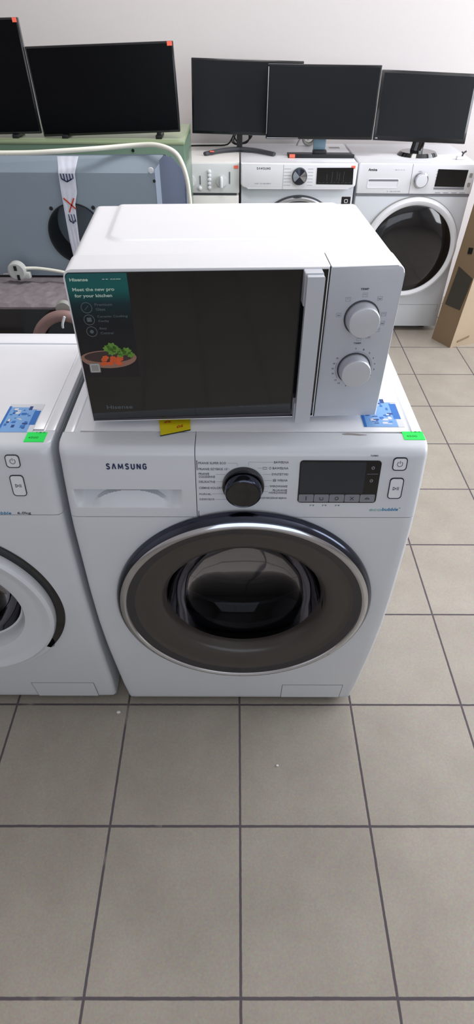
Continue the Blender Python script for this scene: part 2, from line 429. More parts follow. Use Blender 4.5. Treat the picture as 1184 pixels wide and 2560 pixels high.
def buttons(t, xc, small=False):
    for nm, z0, z1 in (('power_button', .812, .836), ('start_button', .757, .798)):
        bm = NB(); o = rrect(xc-.0122, xc+.0122, z0, z1, .006); i = rrect(xc-.0108, xc+.0108, z0+.0014, z1-.0014, .005)
        prism(bm, i, on_front, .002, -.0012, 0)
        b = link(nm, bm, M['whitep'], t)
        bm = NB(); ring_poly(bm, o, i, on_front, .001, -.0016); link('button_rim', bm, M['dgrey'] if small else M['darkchrome'], b)
        bm = NB(); zc = (z0+z1)/2
        if nm[0] == 'p':
            stroke(bm, arc(xc, zc, .0045, 120, 420), .0010, on_front, -.001, -.0016); stroke(bm, [(xc, zc+.001), (xc, zc+.006)], .0010, on_front, -.001, -.0016)
        else:
            stroke(bm, [(xc-.0045, zc-.003), (xc-.0045, zc+.003), (xc+.0008, zc), (xc-.0045, zc-.003)], .0009, on_front, -.001, -.0016)
            for q in (.0026, .0048): stroke(bm, [(xc+q, zc-.003), (xc+q, zc+.003)], .0009, on_front, -.001, -.0016)
        link('button_symbol', bm, M['ink'], b)
def drum(t, cx, cz, R, depth):
    bm = NB(); lathe(bm, [(R-.02, .045), (R, .07), (R, depth-.03), (R-.03, depth), (.0, depth)], cx, cz, 72)
    for k in range(3):       # lifting ribs
        a = math.radians(90+120*k); x, z = cx+(R-.015)*math.cos(a), cz+(R-.015)*math.sin(a)
        box(bm, x-.02, x+.02, .08, depth-.02, z-.02, z+.02, bev=.012, rot=Matrix.Rotation(-a, 3, 'Y'), piv=(x, 0, z))
    for k in range(3): lathe(bm, [(R-.001, .12+.07*k), (R-.005, .125+.07*k), (R-.001, .13+.07*k)], cx, cz, 72)
    for k in range(6):       # star on the back plate
        a = PI/6+k*PI/3; box(bm, cx-.006, cx+.006, depth-.012, depth, cz, cz+R*.8, bev=.004, rot=Matrix.Rotation(a, 3, 'Y'), piv=(cx, 0, cz))
    link('drum', bm, M['steel'], t)
    bm = NB(); lathe(bm, [(R+.004, .0), (R-.004, -.004), (R-.014, .004), (R-.02, .02), (R-.012, .035), (R-.024, .05), (R-.01, .06)], cx, cz, 72)
    link('door_gasket', bm, M['rubber'], t)

# --- the washer in the middle
main = thing('washing_machine', 'white front-loading washing machine with smoked chrome door and black dial, carrying the microwave', 'washing machine')
washer_shell(main, .50, None)
DCX, DCZ = .305, .472
lower_front(main, DCX, DCZ, .19, .5)
# control panel (right of the drawer)
bm = NB(); front_strip(bm, .2218, .6, ztop, False, True, .6)
cp = link('control_panel', bm, M['frontw'], main)
# detergent drawer with scooped grip
def scoop(x, z):
    x0, x1, z0, z1 = .015, .197, .736, .773
    if x < x0-.003 or x > x1+.003 or z < z0-.004 or z > z1+.001: return 0
    u = (x-x0)/(x1-x0); v = (z-z0)/(z1-z0)
    if not (0 <= u <= 1): return 0
    e = min(1, u/.07, (1-u)/.10)
    top = min(1, max(0, (1-v)/.05)); d = .026*max(0, min(1, v+.0))**.8 * top if v > 0 else 0
    hump = max(0, 1-((u-.52)/.36)**2)
    d *= 1 - .55*(1 if v < .80*hump**.5 else 0)*min(1, hump*3)
    return max(0, d)*max(0, e)
bm = NB(); front_strip(bm, 0, .2206, lins(SEAM+.0007, .83, 90)+[.835, .838, .841, .844, .847, .849, .85], True, False, .6, scoop, step=.0022)
dr = link('detergent_drawer', bm, M['frontw'], main)
bm = NB(); logo(bm, on_front, .067, .8115, .069, .0115); link('lettering', bm, M['navy'], dr)
bm = NB(); stroke(bm, [(.2212, SEAM), (.2212, .829)], .0012, on_front, .0, -.0005); lab(link('panel_gap', bm, M['dgrey'], cp), 'dark seam beside the drawer')
# dial
bm = NB()
DX, DZ = .300, .781
lathe(bm, [(.0365, .006), (.0365, -.004), (.0358, -.006), (.0335, -.006), (.033, -.004), (.031, -.004)], DX, DZ, 64, y0=yf(DZ))
dial = link('program_dial', bm, M['smoke'], cp)
bm = NB(); lathe(bm, [(.0325, .0), (.0318, -.018), (.0305, -.0225), (.0285, -.0238), (.027, -.0228)], DX, DZ, 64, y0=yf(DZ)); link('dial_rim', bm, M['darkchrome'], dial)
bm = NB(); lathe(bm, [(.0275, -.0232), (.024, -.0226), (.012, -.0222), (0, -.022)], DX, DZ, 64, y0=yf(DZ)); link('dial_face', bm, M['gblack'], dial)
# programme names
bm = NB()
LT = [('PRANIE SUPER ECO', .822, .047), ('PRANIE SZYBKIE 15\'', .811, .050), ('PRANIE', .8020, .018), ('CODZIENNE', .7965, .028), ('DELIKATNE', .7868, .028), ('CIEMNE KOLORY', .7748, .041), ('POŚCIEL', .7628, .021), ('DZIECIĘCE', .7515, .026)]
for s, z, wd in LT: text(bm, s, on_front, .2235, z, wd, .0040, bold=.008, d1=-.0004)
link('programme_lettering', bm, M['ink'], cp); bm = NB()
RT = [('BAWEŁNA', .824, .025), ('BAWEŁNA', .813, .027), ('SYNTETYKI', .8015, .028), ('WEŁNA', .790, .018), ('WIROWANIE', .7785, .031), ('PŁUKANIE', .7705, .025), ('+WIROWANIE', .7655, .032), ('OCZYSZCZENIE BĘBNA', .7545, .048)]
for s, z, wd in RT: text(bm, s, on_front, .3765-wd, z, wd, .0040, bold=.008, d1=-.0004)
stroke(bm, rrect(.333, .340, .813, .8165, .001, 2)+[(.340, .815)], .0006, on_front, 0, -.0004); stroke(bm, arc(.3455, .815, .0018, 0, 330), .0006, on_front, 0, -.0004)
stroke(bm, rrect(.3515, .3560, .790, .794, .001, 2)+[(.3560, .793)], .0007, on_front, 0, -.0004); stroke(bm, [(.3520, .792), (.3556, .792)], .0007, on_front, 0, -.0004)
link('programme_lettering', bm, M['ink'], cp); bm = NB()
text(bm, 'TURBO', on_front, .513, .8375, .013, .0025, d1=-.0004)
link('small_lettering', bm, M['ink'], cp); bm = NB()
for x in (.418, .440, .463): text(bm, '3\u201d ', on_front, x, .7405, .004, .0028, d1=-.0004); stroke(bm, arc(x+.0065, .742, .0012, 0, 340, 8), .0006, on_front, 0, -.0004)
link('small_lettering', bm, M['ink'], cp)
bm = NB()
stroke(bm, [(.273, .824), (.289, .824), (.2905, .8185)], .0005, on_front, 0, -.0003); stroke(bm, [(.350, .826), (.309, .826), (.3085, .8185)], .0005, on_front, 0, -.0003)
for xa, xb, z in ((.274, .277, .813), (.253, .269, .803), (.253, .268, .789), (.246, .270, .765), (.251, .273, .7535)): stroke(bm, [(xa, z), (xb, z)], .0005, on_front, 0, -.0003)
link('programme_lines', bm, M['inkl'], cp); bm = NB()
for xa, xb, z in ((.324, .331, .815), (.333, .347, .8035), (.336, .349, .792), (.337, .344, .7805), (.334, .343, .770)): stroke(bm, [(xa, z), (xb, z)], .0005, on_front, 0, -.0003)
link('programme_lines', bm, M['inkl'], cp)
# display
def disp_poly(x0, x1, z0, z1, r): return rrect(x0, x1, z0, z1, r)
bm = NB(); prism(bm, rrect(.3955, .5335, .7485, .830, .006), on_front, .001, -.0015)
ds = link('display', bm, M['gblack'], cp)
bm = NB(); prism(bm, rrect(.3975, .508, .768, .8275, .002), on_front, -.001, -.0019); link('display_window', bm, M['display'], ds)
for k in range(5):
    bm = NB(); x0 = .3975+.0268*k; prism(bm, rrect(x0, x0+.0258, .7505, .7655, .002), on_front, -.001, -.0021); kb = link('touch_key', bm, M['lgrey'], ds)
    bm = NB(); xc = x0+.0129; zc = .758
    if k == 0: stroke(bm, [(xc, zc-.004), (xc, zc+.004)], .0016, on_front, -.002, -.0026)
    elif k == 1: stroke(bm, [(xc-.003, zc+.002), (xc-.0025, zc-.003), (xc+.0025, zc-.003), (xc+.003, zc+.002)], .001, on_front, -.002, -.0026)
    elif k == 2: stroke(bm, arc(xc, zc, .003, 0, 360), .0009, on_front, -.002, -.0026)
    elif k == 3: stroke(bm, [(xc-.003, zc-.003), (xc+.003, zc+.003)], .001, on_front, -.002, -.0026); stroke(bm, [(xc-.003, zc+.003), (xc+.003, zc-.003)], .001, on_front, -.002, -.0026)
    else: stroke(bm, [(xc-.004, zc-.001), (xc, zc+.002), (xc+.004, zc-.001), (xc-.004, zc-.001)], .0009, on_front, -.002, -.0026)
    link('key_symbol', bm, M['dgrey'], kb)
bm = NB(); stroke(bm, arc(.520, .817, .0022, 0, 360), .0014, on_front, -.0014, -.002); stroke(bm, arc(.520, .793, .0022, 0, 360), .0014, on_front, -.0014, -.002)
stroke(bm, [(.511, .8055), (.530, .8058)], .0005, on_front, -.0014, -.002); link('display_icons', bm, M['lgrey'], ds)
buttons(cp, .5645)
bm = NB(); text(bm, 'eco', on_front, .525, .7305, .0215, .0042, bold=.01, shear=.2); link('lettering', bm, M['greenink'], cp)
bm = NB(); text(bm, 'bubble', on_front, .547, .7310, .029, .0062, bold=.01, shear=.2); text(bm, 'TM', on_front, .577, .7362, .003, .0012); link('lettering', bm, M['blueink'], cp)
service_flap(main, .409, .565, .031, .105)
# door: chrome ring, dark band, smoked plate, glass bowl
Y0 = yf(DCZ)
bm = NB(); lathe(bm, [(.262, .004), (.262, -.004), (.2605, -.010), (.256, -.0155), (.2535, -.017)], DCX, DCZ, 128, y0=Y0)
door = link('door', bm, M['darkchrome'], main)
bm = NB(); lathe(bm, [(.2537, -.0168), (.250, -.0195), (.245, -.021), (.241, -.0195), (.2395, -.0165)], DCX, DCZ, 128, y0=Y0); lab(link('chrome_ring', bm, M['chrome'], door), 'bright chrome ring')
bm = NB(); lathe(bm, [(.240, -.017), (.2345, -.0155), (.226, -.0135), (.2235, -.013)], DCX, DCZ, 128, y0=Y0); link('dark_band', bm, M['smoke'], door)
bm = NB(); lathe(bm, [(.2240, -.0132), (.222, -.0128), (.219, -.0105), (.21, -.009), (.19, -.007), (.175, -.003), (.168, .004), (.162, .018), (.1605, .024)], DCX, DCZ, 128, y0=Y0); lab(link('smoked_ring', bm, M['brown'], door), 'brown smoked inner ring')
bm = NB(); lathe(bm, [(.1615, .018), (.160, .026), (.155, .046), (.145, .068), (.122, .092), (.09, .106), (.05, .113), (0, .115)], DCX, DCZ-.004, 96, y0=Y0)
link('door_glass', bm, M['bowlglass'], door)
bm = NB(); box(bm, .470, .484, Y0+.004, Y0+.02, DCZ-.028, DCZ+.022, bev=.004); link('door_latch', bm, M['gblack'], door)
drum(main, DCX, DCZ-.005, .20, .40)
# labels on the top
def on_top(u, v, d): return (u, v, .8502+(-d))
def energy_label(t, x0, x1, y0, y1, seed):
    bm = NB(); prism(bm, [(x0, y0), (x1, y0), (x1, y1), (x0, y1)], on_top, 0, -.0004, 0)
    rnd = random.Random(seed); w_, h_ = x1-x0, y1-y0
    lv = [0]
    def r(a, b, c, d, mi):
        lv[0] += 1; prism(bm, [(x0+a*w_, y0+c*h_), (x0+b*w_, y0+c*h_), (x0+b*w_, y0+d*h_), (x0+a*w_, y0+d*h_)], on_top, -.0003, -.0005-.00001*lv[0], mi)
    r(0, .07, 0, .92, 1); r(.07, .85, .0, .88, 3); r(.80, .98, .25, .76, 1); r(.6, .70, .78, .92, 2)
    for k in range(30):
        a = rnd.uniform(.1, .68); c = rnd.uniform(.05, .78); r(a, a+rnd.uniform(.04, .16), c, c+rnd.uniform(.02, .09), rnd.choice((1, 2, 0, 1)))
    r(.7, 1, .8, 1, 0)
    return lab(link('energy_label', bm, [M['paper'], M['blue'], M['blued'], M['bluel']], t, smooth=False), 'blue and white printed energy sticker')
energy_label(main, .512, .583, .064, .163, 3)
def price_tag(t, x0, x1, y0, y1, seed, name='price_sticker'):
    bm = NB(); prism(bm, [(x0, y0), (x1, y0), (x1, y1), (x0, y1)], on_top, .001, -.0006, 0)
    w_ = x1-x0; h_ = y1-y0
    text(bm, '1-8-0', on_top, x0+.45*w_, y1-.12*h_, .45*w_, .14*h_, d0=-.0005, d1=-.0008, mi=1); text(bm, '4500', on_top, x0+.15*w_, y0+.32*h_, .5*w_, .2*h_, d0=-.0005, d1=-.0008, mi=1)
    return lab(link(name, bm, [M['green'], M['greend']], t, smooth=False), 'fluorescent green price sticker')
price_tag(main, .574, .610, .026, .050, 1)
bm = NB(); pts = [(.470, .0425), (.478, .0445), (.490, .0438), (.503, .0412), (.512, .0398), (.500, .0385), (.487, .0400), (.474, .0405)]
prism(bm, pts, on_top, .002, -.0006); lab(link('chipped_mark', bm, M['dirt'], main), 'small chipped mark on the top edge')

# --- the washer on the left
EXT = .004
lw = thing('washing_machine', 'white front-loading washing machine with white door, cut off by the left edge of the photo', 'washing machine', (-.629, .004, 0))
washer_shell(lw, .415, None)
LCX, LCZ = .322, .462
lower_front(lw, LCX, LCZ, .165, .415)
bm = NB(); front_strip(bm, 0, .6, ztop, True, True, .6); lcp = link('control_panel', bm, M['frontw'], lw)
buttons(lcp, .5385, True)
bm = NB(); text(bm, '6.0kg', on_front, .524, .7165, .0245, .0065, bold=.01); link('lettering', bm, M['ink'], lcp)
bm = NB(); text(bm, 'bubble', on_front, .482, .7175, .031, .0055, bold=.01, shear=.2); link('lettering', bm, M['blueink'], lcp)
service_flap(lw, .392, .552, .028, .107)
Y1 = yf(LCZ)
bm = NB(); lathe(bm, [(.232, .002), (.2315, -.0008), (.210, -.0008), (.209, .002)], LCX, LCZ, 128, y0=Y1)
ld = link('door', bm, M['gblack'], lw)
lab(ld, 'round white door with a dark grip gap')
bm = NB(); lathe(bm, [(.218, .002), (.2195, -.008), (.2175, -.017), (.211, -.0215), (.203, -.020), (.196, -.016), (.185, -.0145), (.165, -.0135), (.155, -.010), (.147, .002), (.142, .020), (.138, .022)], LCX-.006, LCZ-.003, 128, y0=Y1)
link('door_frame', bm, M['frontw'], ld)
# the grip gap closes towards the bottom: white filler crescent
bm = NB()
for a0, a1 in ((math.radians(140), math.radians(322)),):
    lathe(bm, [(.233, .001), (.232, -.006), (.226, -.012), (.212, -.014)], LCX, LCZ, 60, y0=Y1, a0=a0, a1=a1)
link('door_trim', bm, M['frontw'], ld)
bm = NB(); lathe(bm, [(.141, .018), (.138, .040), (.130, .075), (.10, .105), (.05, .115), (0, .117)], LCX-.006, LCZ-.008, 96, y0=Y1); link('door_glass', bm, M['bowlglass'], ld)
drum(lw, LCX, LCZ, .18, .33)
energy_label(lw, .503, .565, .040, .129, 5)
price_tag(lw, .558, .592, .012, .040, 2)

# ------------------------------------------------------------------ microwave
mw = thing('microwave_oven', 'white microwave oven with black glass door and two round knobs, standing on the washing machine', 'microwave', (.040, .058, .8522), (0, 0, math.radians(2.897)))
MWW, MH, MD = .494, .2655, .33
def on_mw(u, v, d): return (u, d, v+.01)
# body with raised top field
bm = NB()
xs = lins(0, MWW, 120); ys = lins(.060, MD, 60)
def plateau(x, y):
    r = .03; cx = min(max(x, .045+r), .452-r); cy = max(y, .124+r)
    d = math.hypot(x-cx, y-cy); t = min(1, max(0, (r-d)/.006)); return .0028*(t*t*(3-2*t))
def topz(x, y):
    z = MH-.0014+plateau(x, y)
    for e in (x, MWW-x):
        if e < .012: z -= .012*(1-math.sqrt(max(0, 1-((.012-e)/.012)**2)))
    return z
V = grid(bm, xs, ys, lambda x, y: (x, y, topz(x, y)))
def skirt(vs, fn):
    B = [bm.verts.new(fn(v.co)) for v in vs]
    for i in range(len(vs)-1): bm.faces.new((vs[i], vs[i+1], B[i+1], B[i]))
    return B
skirt([r_[0] for r_ in V], lambda c: (0, c.y, .012)); skirt([r_[-1] for r_ in V], lambda c: (MWW, c.y, .012))
skirt(V[0], lambda c: (c.x, c.y, .012)); skirt(V[-1], lambda c: (c.x, c.y, .012))
box(bm, .004, MWW-.004, .062, MD-.002, .010, .020)
body = link('housing', bm, M['white'], mw, ang=50)
def rounded_slab(bm, x0, x1, y0, y1, z0, z1, r, side, mi=0):
    """front slab whose outer top edge on one side is rounded"""
    P = [(x0, z0), (x1, z0)]
    P += [(x1-r+r*math.cos(math.radians(a)), z1-r+r*math.sin(math.radians(a))) for a in range(0, 91, 15)] if side > 0 else [(x1, z1)]
    P += [(x0+r-r*math.sin(math.radians(a)), z1-r+r*math.cos(math.radians(a))) for a in range(0, 91, 15)] if side < 0 else [(x0, z1)]
    A = [bm.verts.new((u, y0, v)) for u, v in P]; B = [bm.verts.new((u, y1, v)) for u, v in P]
    fs = [bm.faces.new(A), bm.faces.new(B[::-1])]+[bm.faces.new((A[i], B[i], B[(i+1) % len(P)], A[(i+1) % len(P)])) for i in range(len(P))]
    for f in fs: f.material_index = mi
    es = [e for e in bm.edges if all(v in A for v in e.verts)]
    bmesh.ops.bevel(bm, geom=es, offset=.0022, segments=3, profile=.5, affect='EDGES')
# front frame behind door and panel
bm = NB(); rounded_slab(bm, .3843, MWW, .0, .0595, .010, MH, .012, 1); bm.normal_update()
for f in bm.faces: f.material_index = 1 if abs(f.normal.y) > .85 and f.calc_center_median().y < .01 else 0  # front-facing faces get the greyer material, the rest stay white
pn = link('control_panel', bm, [M['white'], M['silver']], mw)
bm = NB(); rounded_slab(bm, 0, .3829, .0, .0595, .010, MH, .012, -1); md = link('door', bm, M['white'], mw)
bm = NB(); prism(bm, [(.0028, .0035), (.3755, .0035), (.3806, .0035), (.3806, .2515), (.008, .2515), (.0045, .2495), (.0028, .246)], on_mw, .004, -.0012)
mg = link('door_glass', bm, M['mwglass'], md)
bm = NB(); prism(bm, [(.004, .0042), (.343, .0042), (.343, .0115), (.004, .0065)], on_mw, -.0008, -.0018); lab(link('lower_bar', bm, mat('glossy_grey_bar', (54, 50, 58), .10, coat=.5), mg), 'glossy dark grey strip')
bm = NB(); prism(bm, rrect(.346, .3712, .008, .251, .002), on_mw, -.018, -.030)
prism(bm, rrect(.344, .3712, .205, .2525, .002), on_mw, .002, -.019); prism(bm, rrect(.344, .3712, .0075, .040, .002), on_mw, .002, -.019)
bmesh.ops.remove_doubles(bm, verts=bm.verts, dist=.0001)
link('handle', bm, M['silver'], md)
bm = NB(); prism(bm, [(.3826, .001), (.3846, .001), (.3846, .2545), (.3826, .2545)], on_mw, .050, .0012); lab(link('door_edge', bm, M['black'], md), 'dark line along the door edge')
# housing seam line between door and control panel
for nm, cx, cz, r in (('power_knob', .440, .178, .0262), ('timer_knob', .4405, .0925, .0262)):
    bm = NB(); lathe(bm, [(r+.0012, .001), (r+.0012, -.0016), (r-.0005, -.0018), (r-.0006, -.0008)], cx, cz+.01, 64); base = link(nm, bm, M['dgrey'], pn)
    bm = NB(); lathe(bm, [(r-.0008, -.001), (r-.0016, -.016), (r-.0022, -.020), (r-.0034, -.0215), (r-.005, -.0218), (0, -.0222)], cx, cz+.01, 64); link('knob_cap', bm, M['knob'], base)
bm = NB()
text(bm, 'TEMP', on_mw, .432, .2205, .0125, .0030, bold=.012)
K1 = [(.440, .213), (.4635, .2075), (.474, .183), (.474, .169), (.4685, .158), (.456, .147), (.4415, .1435), (.404, .183), (.415, .2070)]
for i, (x, z) in enumerate(K1):
    s = .0036
    stroke(bm, [(x-s, z-s*.8), (x+s, z-s*.8), (x+s, z+s*.8), (x-s, z+s*.8), (x-s, z-s*.8)], .0005, on_mw, 0, -.0003, 1)
    stroke(bm, [(x-s*.6, z), (x, z+s*.3*(-1)**i), (x+s*.6, z)], .0008, on_mw, 0, -.0003, 0 if i % 2 else 1)
link('power_markings', bm, [M['ink'], M['inkl']], pn); bm = NB(); text(bm, 'TIMER', on_mw, .434, .1350, .0125, .0026, bold=.012)
TK = [('0', 92), ('1', 70), ('2', 50), ('3', 30), ('4', 12), ('5', -5), ('15', -128), ('20', -165), ('25', 180), ('30', 165), ('35', 148), ('10', -142)]
for s, a in TK:
    x = .4405+.0345*math.cos(math.radians(a)); z = .0925+.0345*math.sin(math.radians(a)); wd = .0016*len(s)+.0004
    text(bm, s, on_mw, x-wd/2, z-.0012, wd, .0026, bold=.01, d1=-.0003)
for a in (-24, -105): prism(bm, circ(.4405+.0335*math.cos(math.radians(a)), .0925+.0335*math.sin(math.radians(a)), .0009, 10), on_mw, 0, -.0003)
stroke(bm, arc(.4405, .0925, .0300, 95, -10, 24), .0005, on_mw, 0, -.0003, 1); stroke(bm, arc(.4405, .0925, .0300, 160, 215, 14), .0012, on_mw, 0, -.0003, 1)
link('timer_markings', bm, [M['ink'], M['inkl']], pn)
# writing on the glass
bm = NB(); text(bm, 'Hisense', on_mw, .029, .0265, .043, .0070, bold=.01, d0=-.0012, d1=-.0016); lab(link('lettering', bm, M['paleg'], mg), 'grey maker name low on the glass')
bm = NB(); text(bm, 'Ceramic cavity', on_mw, .253, .0240, .046, .0030, bold=.005, d0=-.0012, d1=-.0016); link('lettering', bm, M['paleg'], mg)
# promotional film: printed teal at the top, near black below
fm = bpy.data.materials.new('printed_film'); fm.use_nodes = True; nt = fm.node_tree; pb = nt.nodes['Principled BSDF']
tc = nt.nodes.new('ShaderNodeTexCoord'); sp = nt.nodes.new('ShaderNodeSeparateXYZ'); rp = nt.nodes.new('ShaderNodeValToRGB'); mr = nt.nodes.new('ShaderNodeMapRange')
mr.inputs[1].default_value = .10; mr.inputs[2].default_value = .262
nt.links.new(tc.outputs['Object'], sp.inputs[0]); nt.links.new(sp.outputs[2], mr.inputs[0]); nt.links.new(mr.outputs[0], rp.inputs[0])
rp.color_ramp.elements[0].position = 0; rp.color_ramp.elements[0].color = lin((34, 30, 36)); rp.color_ramp.elements[1].position = 1; rp.color_ramp.elements[1].color = lin((20, 92, 96))
for p_, c_ in ((.55, (14, 22, 28)), (.72, (8, 44, 52)), (.86, (8, 96, 94))): e = rp.color_ramp.elements.new(p_); e.color = lin(c_)
nt.links.new(rp.outputs[0], pb.inputs['Base Color']); pb.inputs['Roughness'].default_value = .22
bm = NB(); prism(bm, [(.0035, .0865), (.0910, .0865), (.0905, .2505), (.0085, .2505), (.0050, .2485), (.0035, .245)], on_mw, -.001, -.0015)
film = lab(link('promotional_sticker', bm, fm, md), 'teal and black advertising film with a bowl of vegetables')
def tx(s, x, z, w_, h_, m='pale', b=.02):
    bm = NB(); text(bm, s, on_mw, x, z, w_, h_, bold=b, d0=-.0014, d1=-.0018); return bm
bm = NB()
for s, x, z, w_, h_, b in (('Hisense', .0085, .2395, .026, .0045, .03), ('Meet the new pro', .010, .2240, .060, .0062, .02), ('for your kitchen', .0115, .2150, .054, .0062, .02)):
    text(bm, s, on_mw, x, z, w_, h_, bold=b, d0=-.0014, d1=-.0018)
for k, xx in enumerate((.055, .060, .0665, .0705, .0745, .078)): stroke(bm, [(xx, .2420), (xx+.0032, .2421)], .0009, on_mw, -.0014, -.0017)
link('lettering', bm, M['pale'], film)
bm = NB()
for s, x, z, w_, h_ in (('Premium', .038, .2035, .0255, .0040), ('Glass', .0385, .1965, .014, .0038), ('Ceramic Cooking', .0390, .1850, .0450, .0042), ('Cavity', .0395, .1780, .0160, .0042), ('Easy', .0395, .1665, .0110, .0040), ('Control', .0400, .1595, .0190, .0038)):
    text(bm, s, on_mw, x, z, w_, h_, bold=.012, d0=-.0014, d1=-.0018)
for cx, cz in ((.0255, .2010), (.0262, .1825), (.0270, .1640)): stroke(bm, arc(cx, cz, .0078, 0, 360, 28), .0010, on_mw, -.0014, -.0018)
prism(bm, rrect(.0228, .0298, .1795, .1860, .001), on_mw, -.0014, -.0018); prism(bm, circ(.027, .164, .003, 12), on_mw, -.0014, -.0018); stroke(bm, [(.0225, .198), (.0285, .204)], .0008, on_mw, -.0014, -.0018)
link('lettering', bm, M['paleg'], film)
bm = NB()
cxb, czb, rb = .046, .121, .0435
prism(bm, [(cxb+rb*math.cos(t), czb+.0185*math.sin(t) if math.sin(t) < 0 else czb+.012*math.sin(t)) for t in [2*PI*i/40 for i in range(40)]], on_mw, -.0014, -.0017, 0)
prism(bm, circ(cxb, czb+.001, .038, 40, .0095), on_mw, -.0016, -.0018, 1)
rnd = random.Random(4)
for k in range(16):
    x = .030+rnd.random()*.036; z = .109+rnd.random()*.015; a = rnd.random()*PI
    prism(bm, [(x+.0062*math.cos(a+q)*(1 if i % 2 else .8), z+.0035*math.sin(a+q)) for i, q in enumerate((0, 1.2, 2.3, 3.4, 4.6, 5.6))], on_mw, -.0017, -.00185-.00002*k, 2)
for x, z, r in ((.046, .136, .0062), (.053, .139, .0075), (.059, .134, .0068), (.068, .129, .0065), (.075, .131, .0072), (.081, .125, .0055), (.052, .130, .006), (.064, .124, .004)):
    prism(bm, [(x+(r+.0012*math.sin(7*t))*math.cos(t), z+(r+.0012*math.sin(7*t))*.85*math.sin(t)) for t in [2*PI*i/28 for i in range(28)]], on_mw, -.0017, -.0021, 3)
link('vegetable_picture', bm, [M['bowlp'], M['bowld'], M['carrot'], M['brocc']], film, smooth=False)
bm = NB(); prism(bm, rrect(.0135, .0300, .0955, .1115, .0015), on_mw, -.0014, -.0024, 0); stroke(bm, rrect(.0155, .028, .0975, .1095, .001, 2)+[(.028, .1085)], .0007, on_mw, -.0023, -.0027, 1)
lab(link('small_label', bm, [M['coil'], M['paper']], film, smooth=False), 'small pale grey square label')
for x in (.05, .445):
    for y in (.07, .29): 
        b = NB(); bmesh.ops.create_cone(b, cap_ends=True, segments=20, radius1=.011, radius2=.013, depth=.0105, matrix=Matrix.Translation((x, y, .00525))); link('foot', b, M['black'], mw)
# yellow card sticking out below the microwave
bm = NB(); P = [(.148, .095), (.159, .034), (.2085, .052), (.203, .110)]
prism(bm, P, lambda u, v, d: (u, v, .8512-d), 0, -.0012, 0); prism(bm, [(.1575, .0335), (.1580, .0325), (.2080, .0505), (.2085, .0520)], lambda u, v, d: (u, v, .8510-d), 0, -.0012, 1)
text(bm, '05', lambda u, v, d: (u+.1*(v-.05), v+.36*(u-.19), .8522-d), .183, .0570, .011, .0080, bold=.03, d0=.0, d1=-.0004, mi=2)
text(bm, 'ZŁ', lambda u, v, d: (u+.1*(v-.05), v+.2*(u-.15), .8522-d), .158, .0680, .014, .0060, bold=.02, d0=.0, d1=-.0004, mi=2)
tag(link('price_card', bm, [M['yellow'], M['black'], M['red']], None, smooth=False), 'yellow paper card peeking out from under the microwave', 'card')

# ------------------------------------------------------------------ back row
HB, BY = .832, 2.30
def shell_back(t, wd, D=.46, m='white', h=HB):
    bm = NB(); box(bm, .002, wd-.002, .006, D, .03, h-.012, bev=.004); link('cabinet', bm, M[m], t)
    bm = NB(); box(bm, 0, wd, .0, D, h-.014, h, bev=.005); link('top_cover', bm, M[m], t)
    for x in (.06, wd-.06):
        for y in (.07, D-.07):
            b = NB(); bmesh.ops.create_cone(b, cap_ends=True, segments=16, radius1=.02, radius2=.014, depth=.034, matrix=Matrix.Translation((x, y, .017))); link('foot', b, M['black'], t)
fl = lambda u, v, d: (u, d, v)
# washer with round chrome door at the right
am = thing('washing_machine', 'white washing machine with large dark round door, under the rightmost monitor beside the cardboard', 'washing machine', (.870, BY, 0))
AW = .560
shell_back(am, AW)
bm = NB(); box(bm, 0, AW, -.014, .008, .702, HB, bev=.006, seg=3); ap = link('control_panel', bm, M['white'], am)
bm = NB(); box(bm, .002, AW-.002, -.008, .007, .03, .693, bev=.004); link('front_panel', bm, M['frontw'], am)
bm = NB(); box(bm, .003, AW-.003, -.010, .006, .6935, .7015); lab(link('shadow_gap', bm, M['lgrey'], am), 'grey joint below the control panel')
bm = NB(); stroke(bm, [(.258, .702), (.254, .829)], .0018, fl, -.013, -.0145); link('panel_gap', bm, M['lgrey'], ap)
bm = NB()
ring_poly(bm, rrect(.048, .200, .727, .768, .008), rrect(.052, .196, .731, .765, .006), fl, -.012, -.0155, 0)
prism(bm, rrect(.052, .196, .731, .765, .006), fl, -.013, -.0142, 0); prism(bm, rrect(.053, .195, .757, .7645, .002), fl, -.0135, -.0146, 1)
link('drawer_grip', bm, [M['whitep'], M['lgrey']], ap)
bm = NB(); text(bm, 'Amica', fl, .045, .800, .042, .011, bold=.03, d0=-.013, d1=-.0148); link('lettering', bm, M['dgrey'], ap)
bm = NB(); text(bm, 'A+++', fl, .170, .803, .05, .004, d0=-.013, d1=-.0146); text(bm, '1200', fl, .150, .712, .065, .004, d0=-.013, d1=-.0146)
for k in range(6):
    z = .735+.013*k; stroke(bm, [(.285, z), (.300, z)], .002, fl, -.013, -.0146)
    if k > 1: stroke(bm, [(.372, z), (.385, z)], .002, fl, -.013, -.0146)
for k in range(4): stroke(bm, [(.385+.04*k, .709), (.41+.04*k, .709)], .003, fl, -.013, -.0146)
stroke(bm, [(.29, .735), (.29, .737)], .005, fl, -.013, -.0148); link('markings', bm, M['inkl'], ap)
bm = NB(); lathe(bm, [(.034, -.013), (.034, -.020), (.030, -.022), (.029, -.030), (.027, -.034)], .303, .763, 48); kn = link('program_dial', bm, M['chrome'], ap)
bm = NB(); lathe(bm, [(.0275, -.032), (.026, -.036), (.012, -.037), (0, -.037)], .303, .763, 48); link('dial_face', bm, M['whitep'], kn)
bm = NB(); prism(bm, [(.375, .736), (.519, .734), (.521, .806), (.377, .809)], fl, -.013, -.0155); dd = link('display', bm, M['gblack'], ap)
bm = NB(); prism(bm, rrect(.374, .520, .724, .732, .001), fl, -.013, -.0155); link('key_row', bm, M['lgrey'], ap)
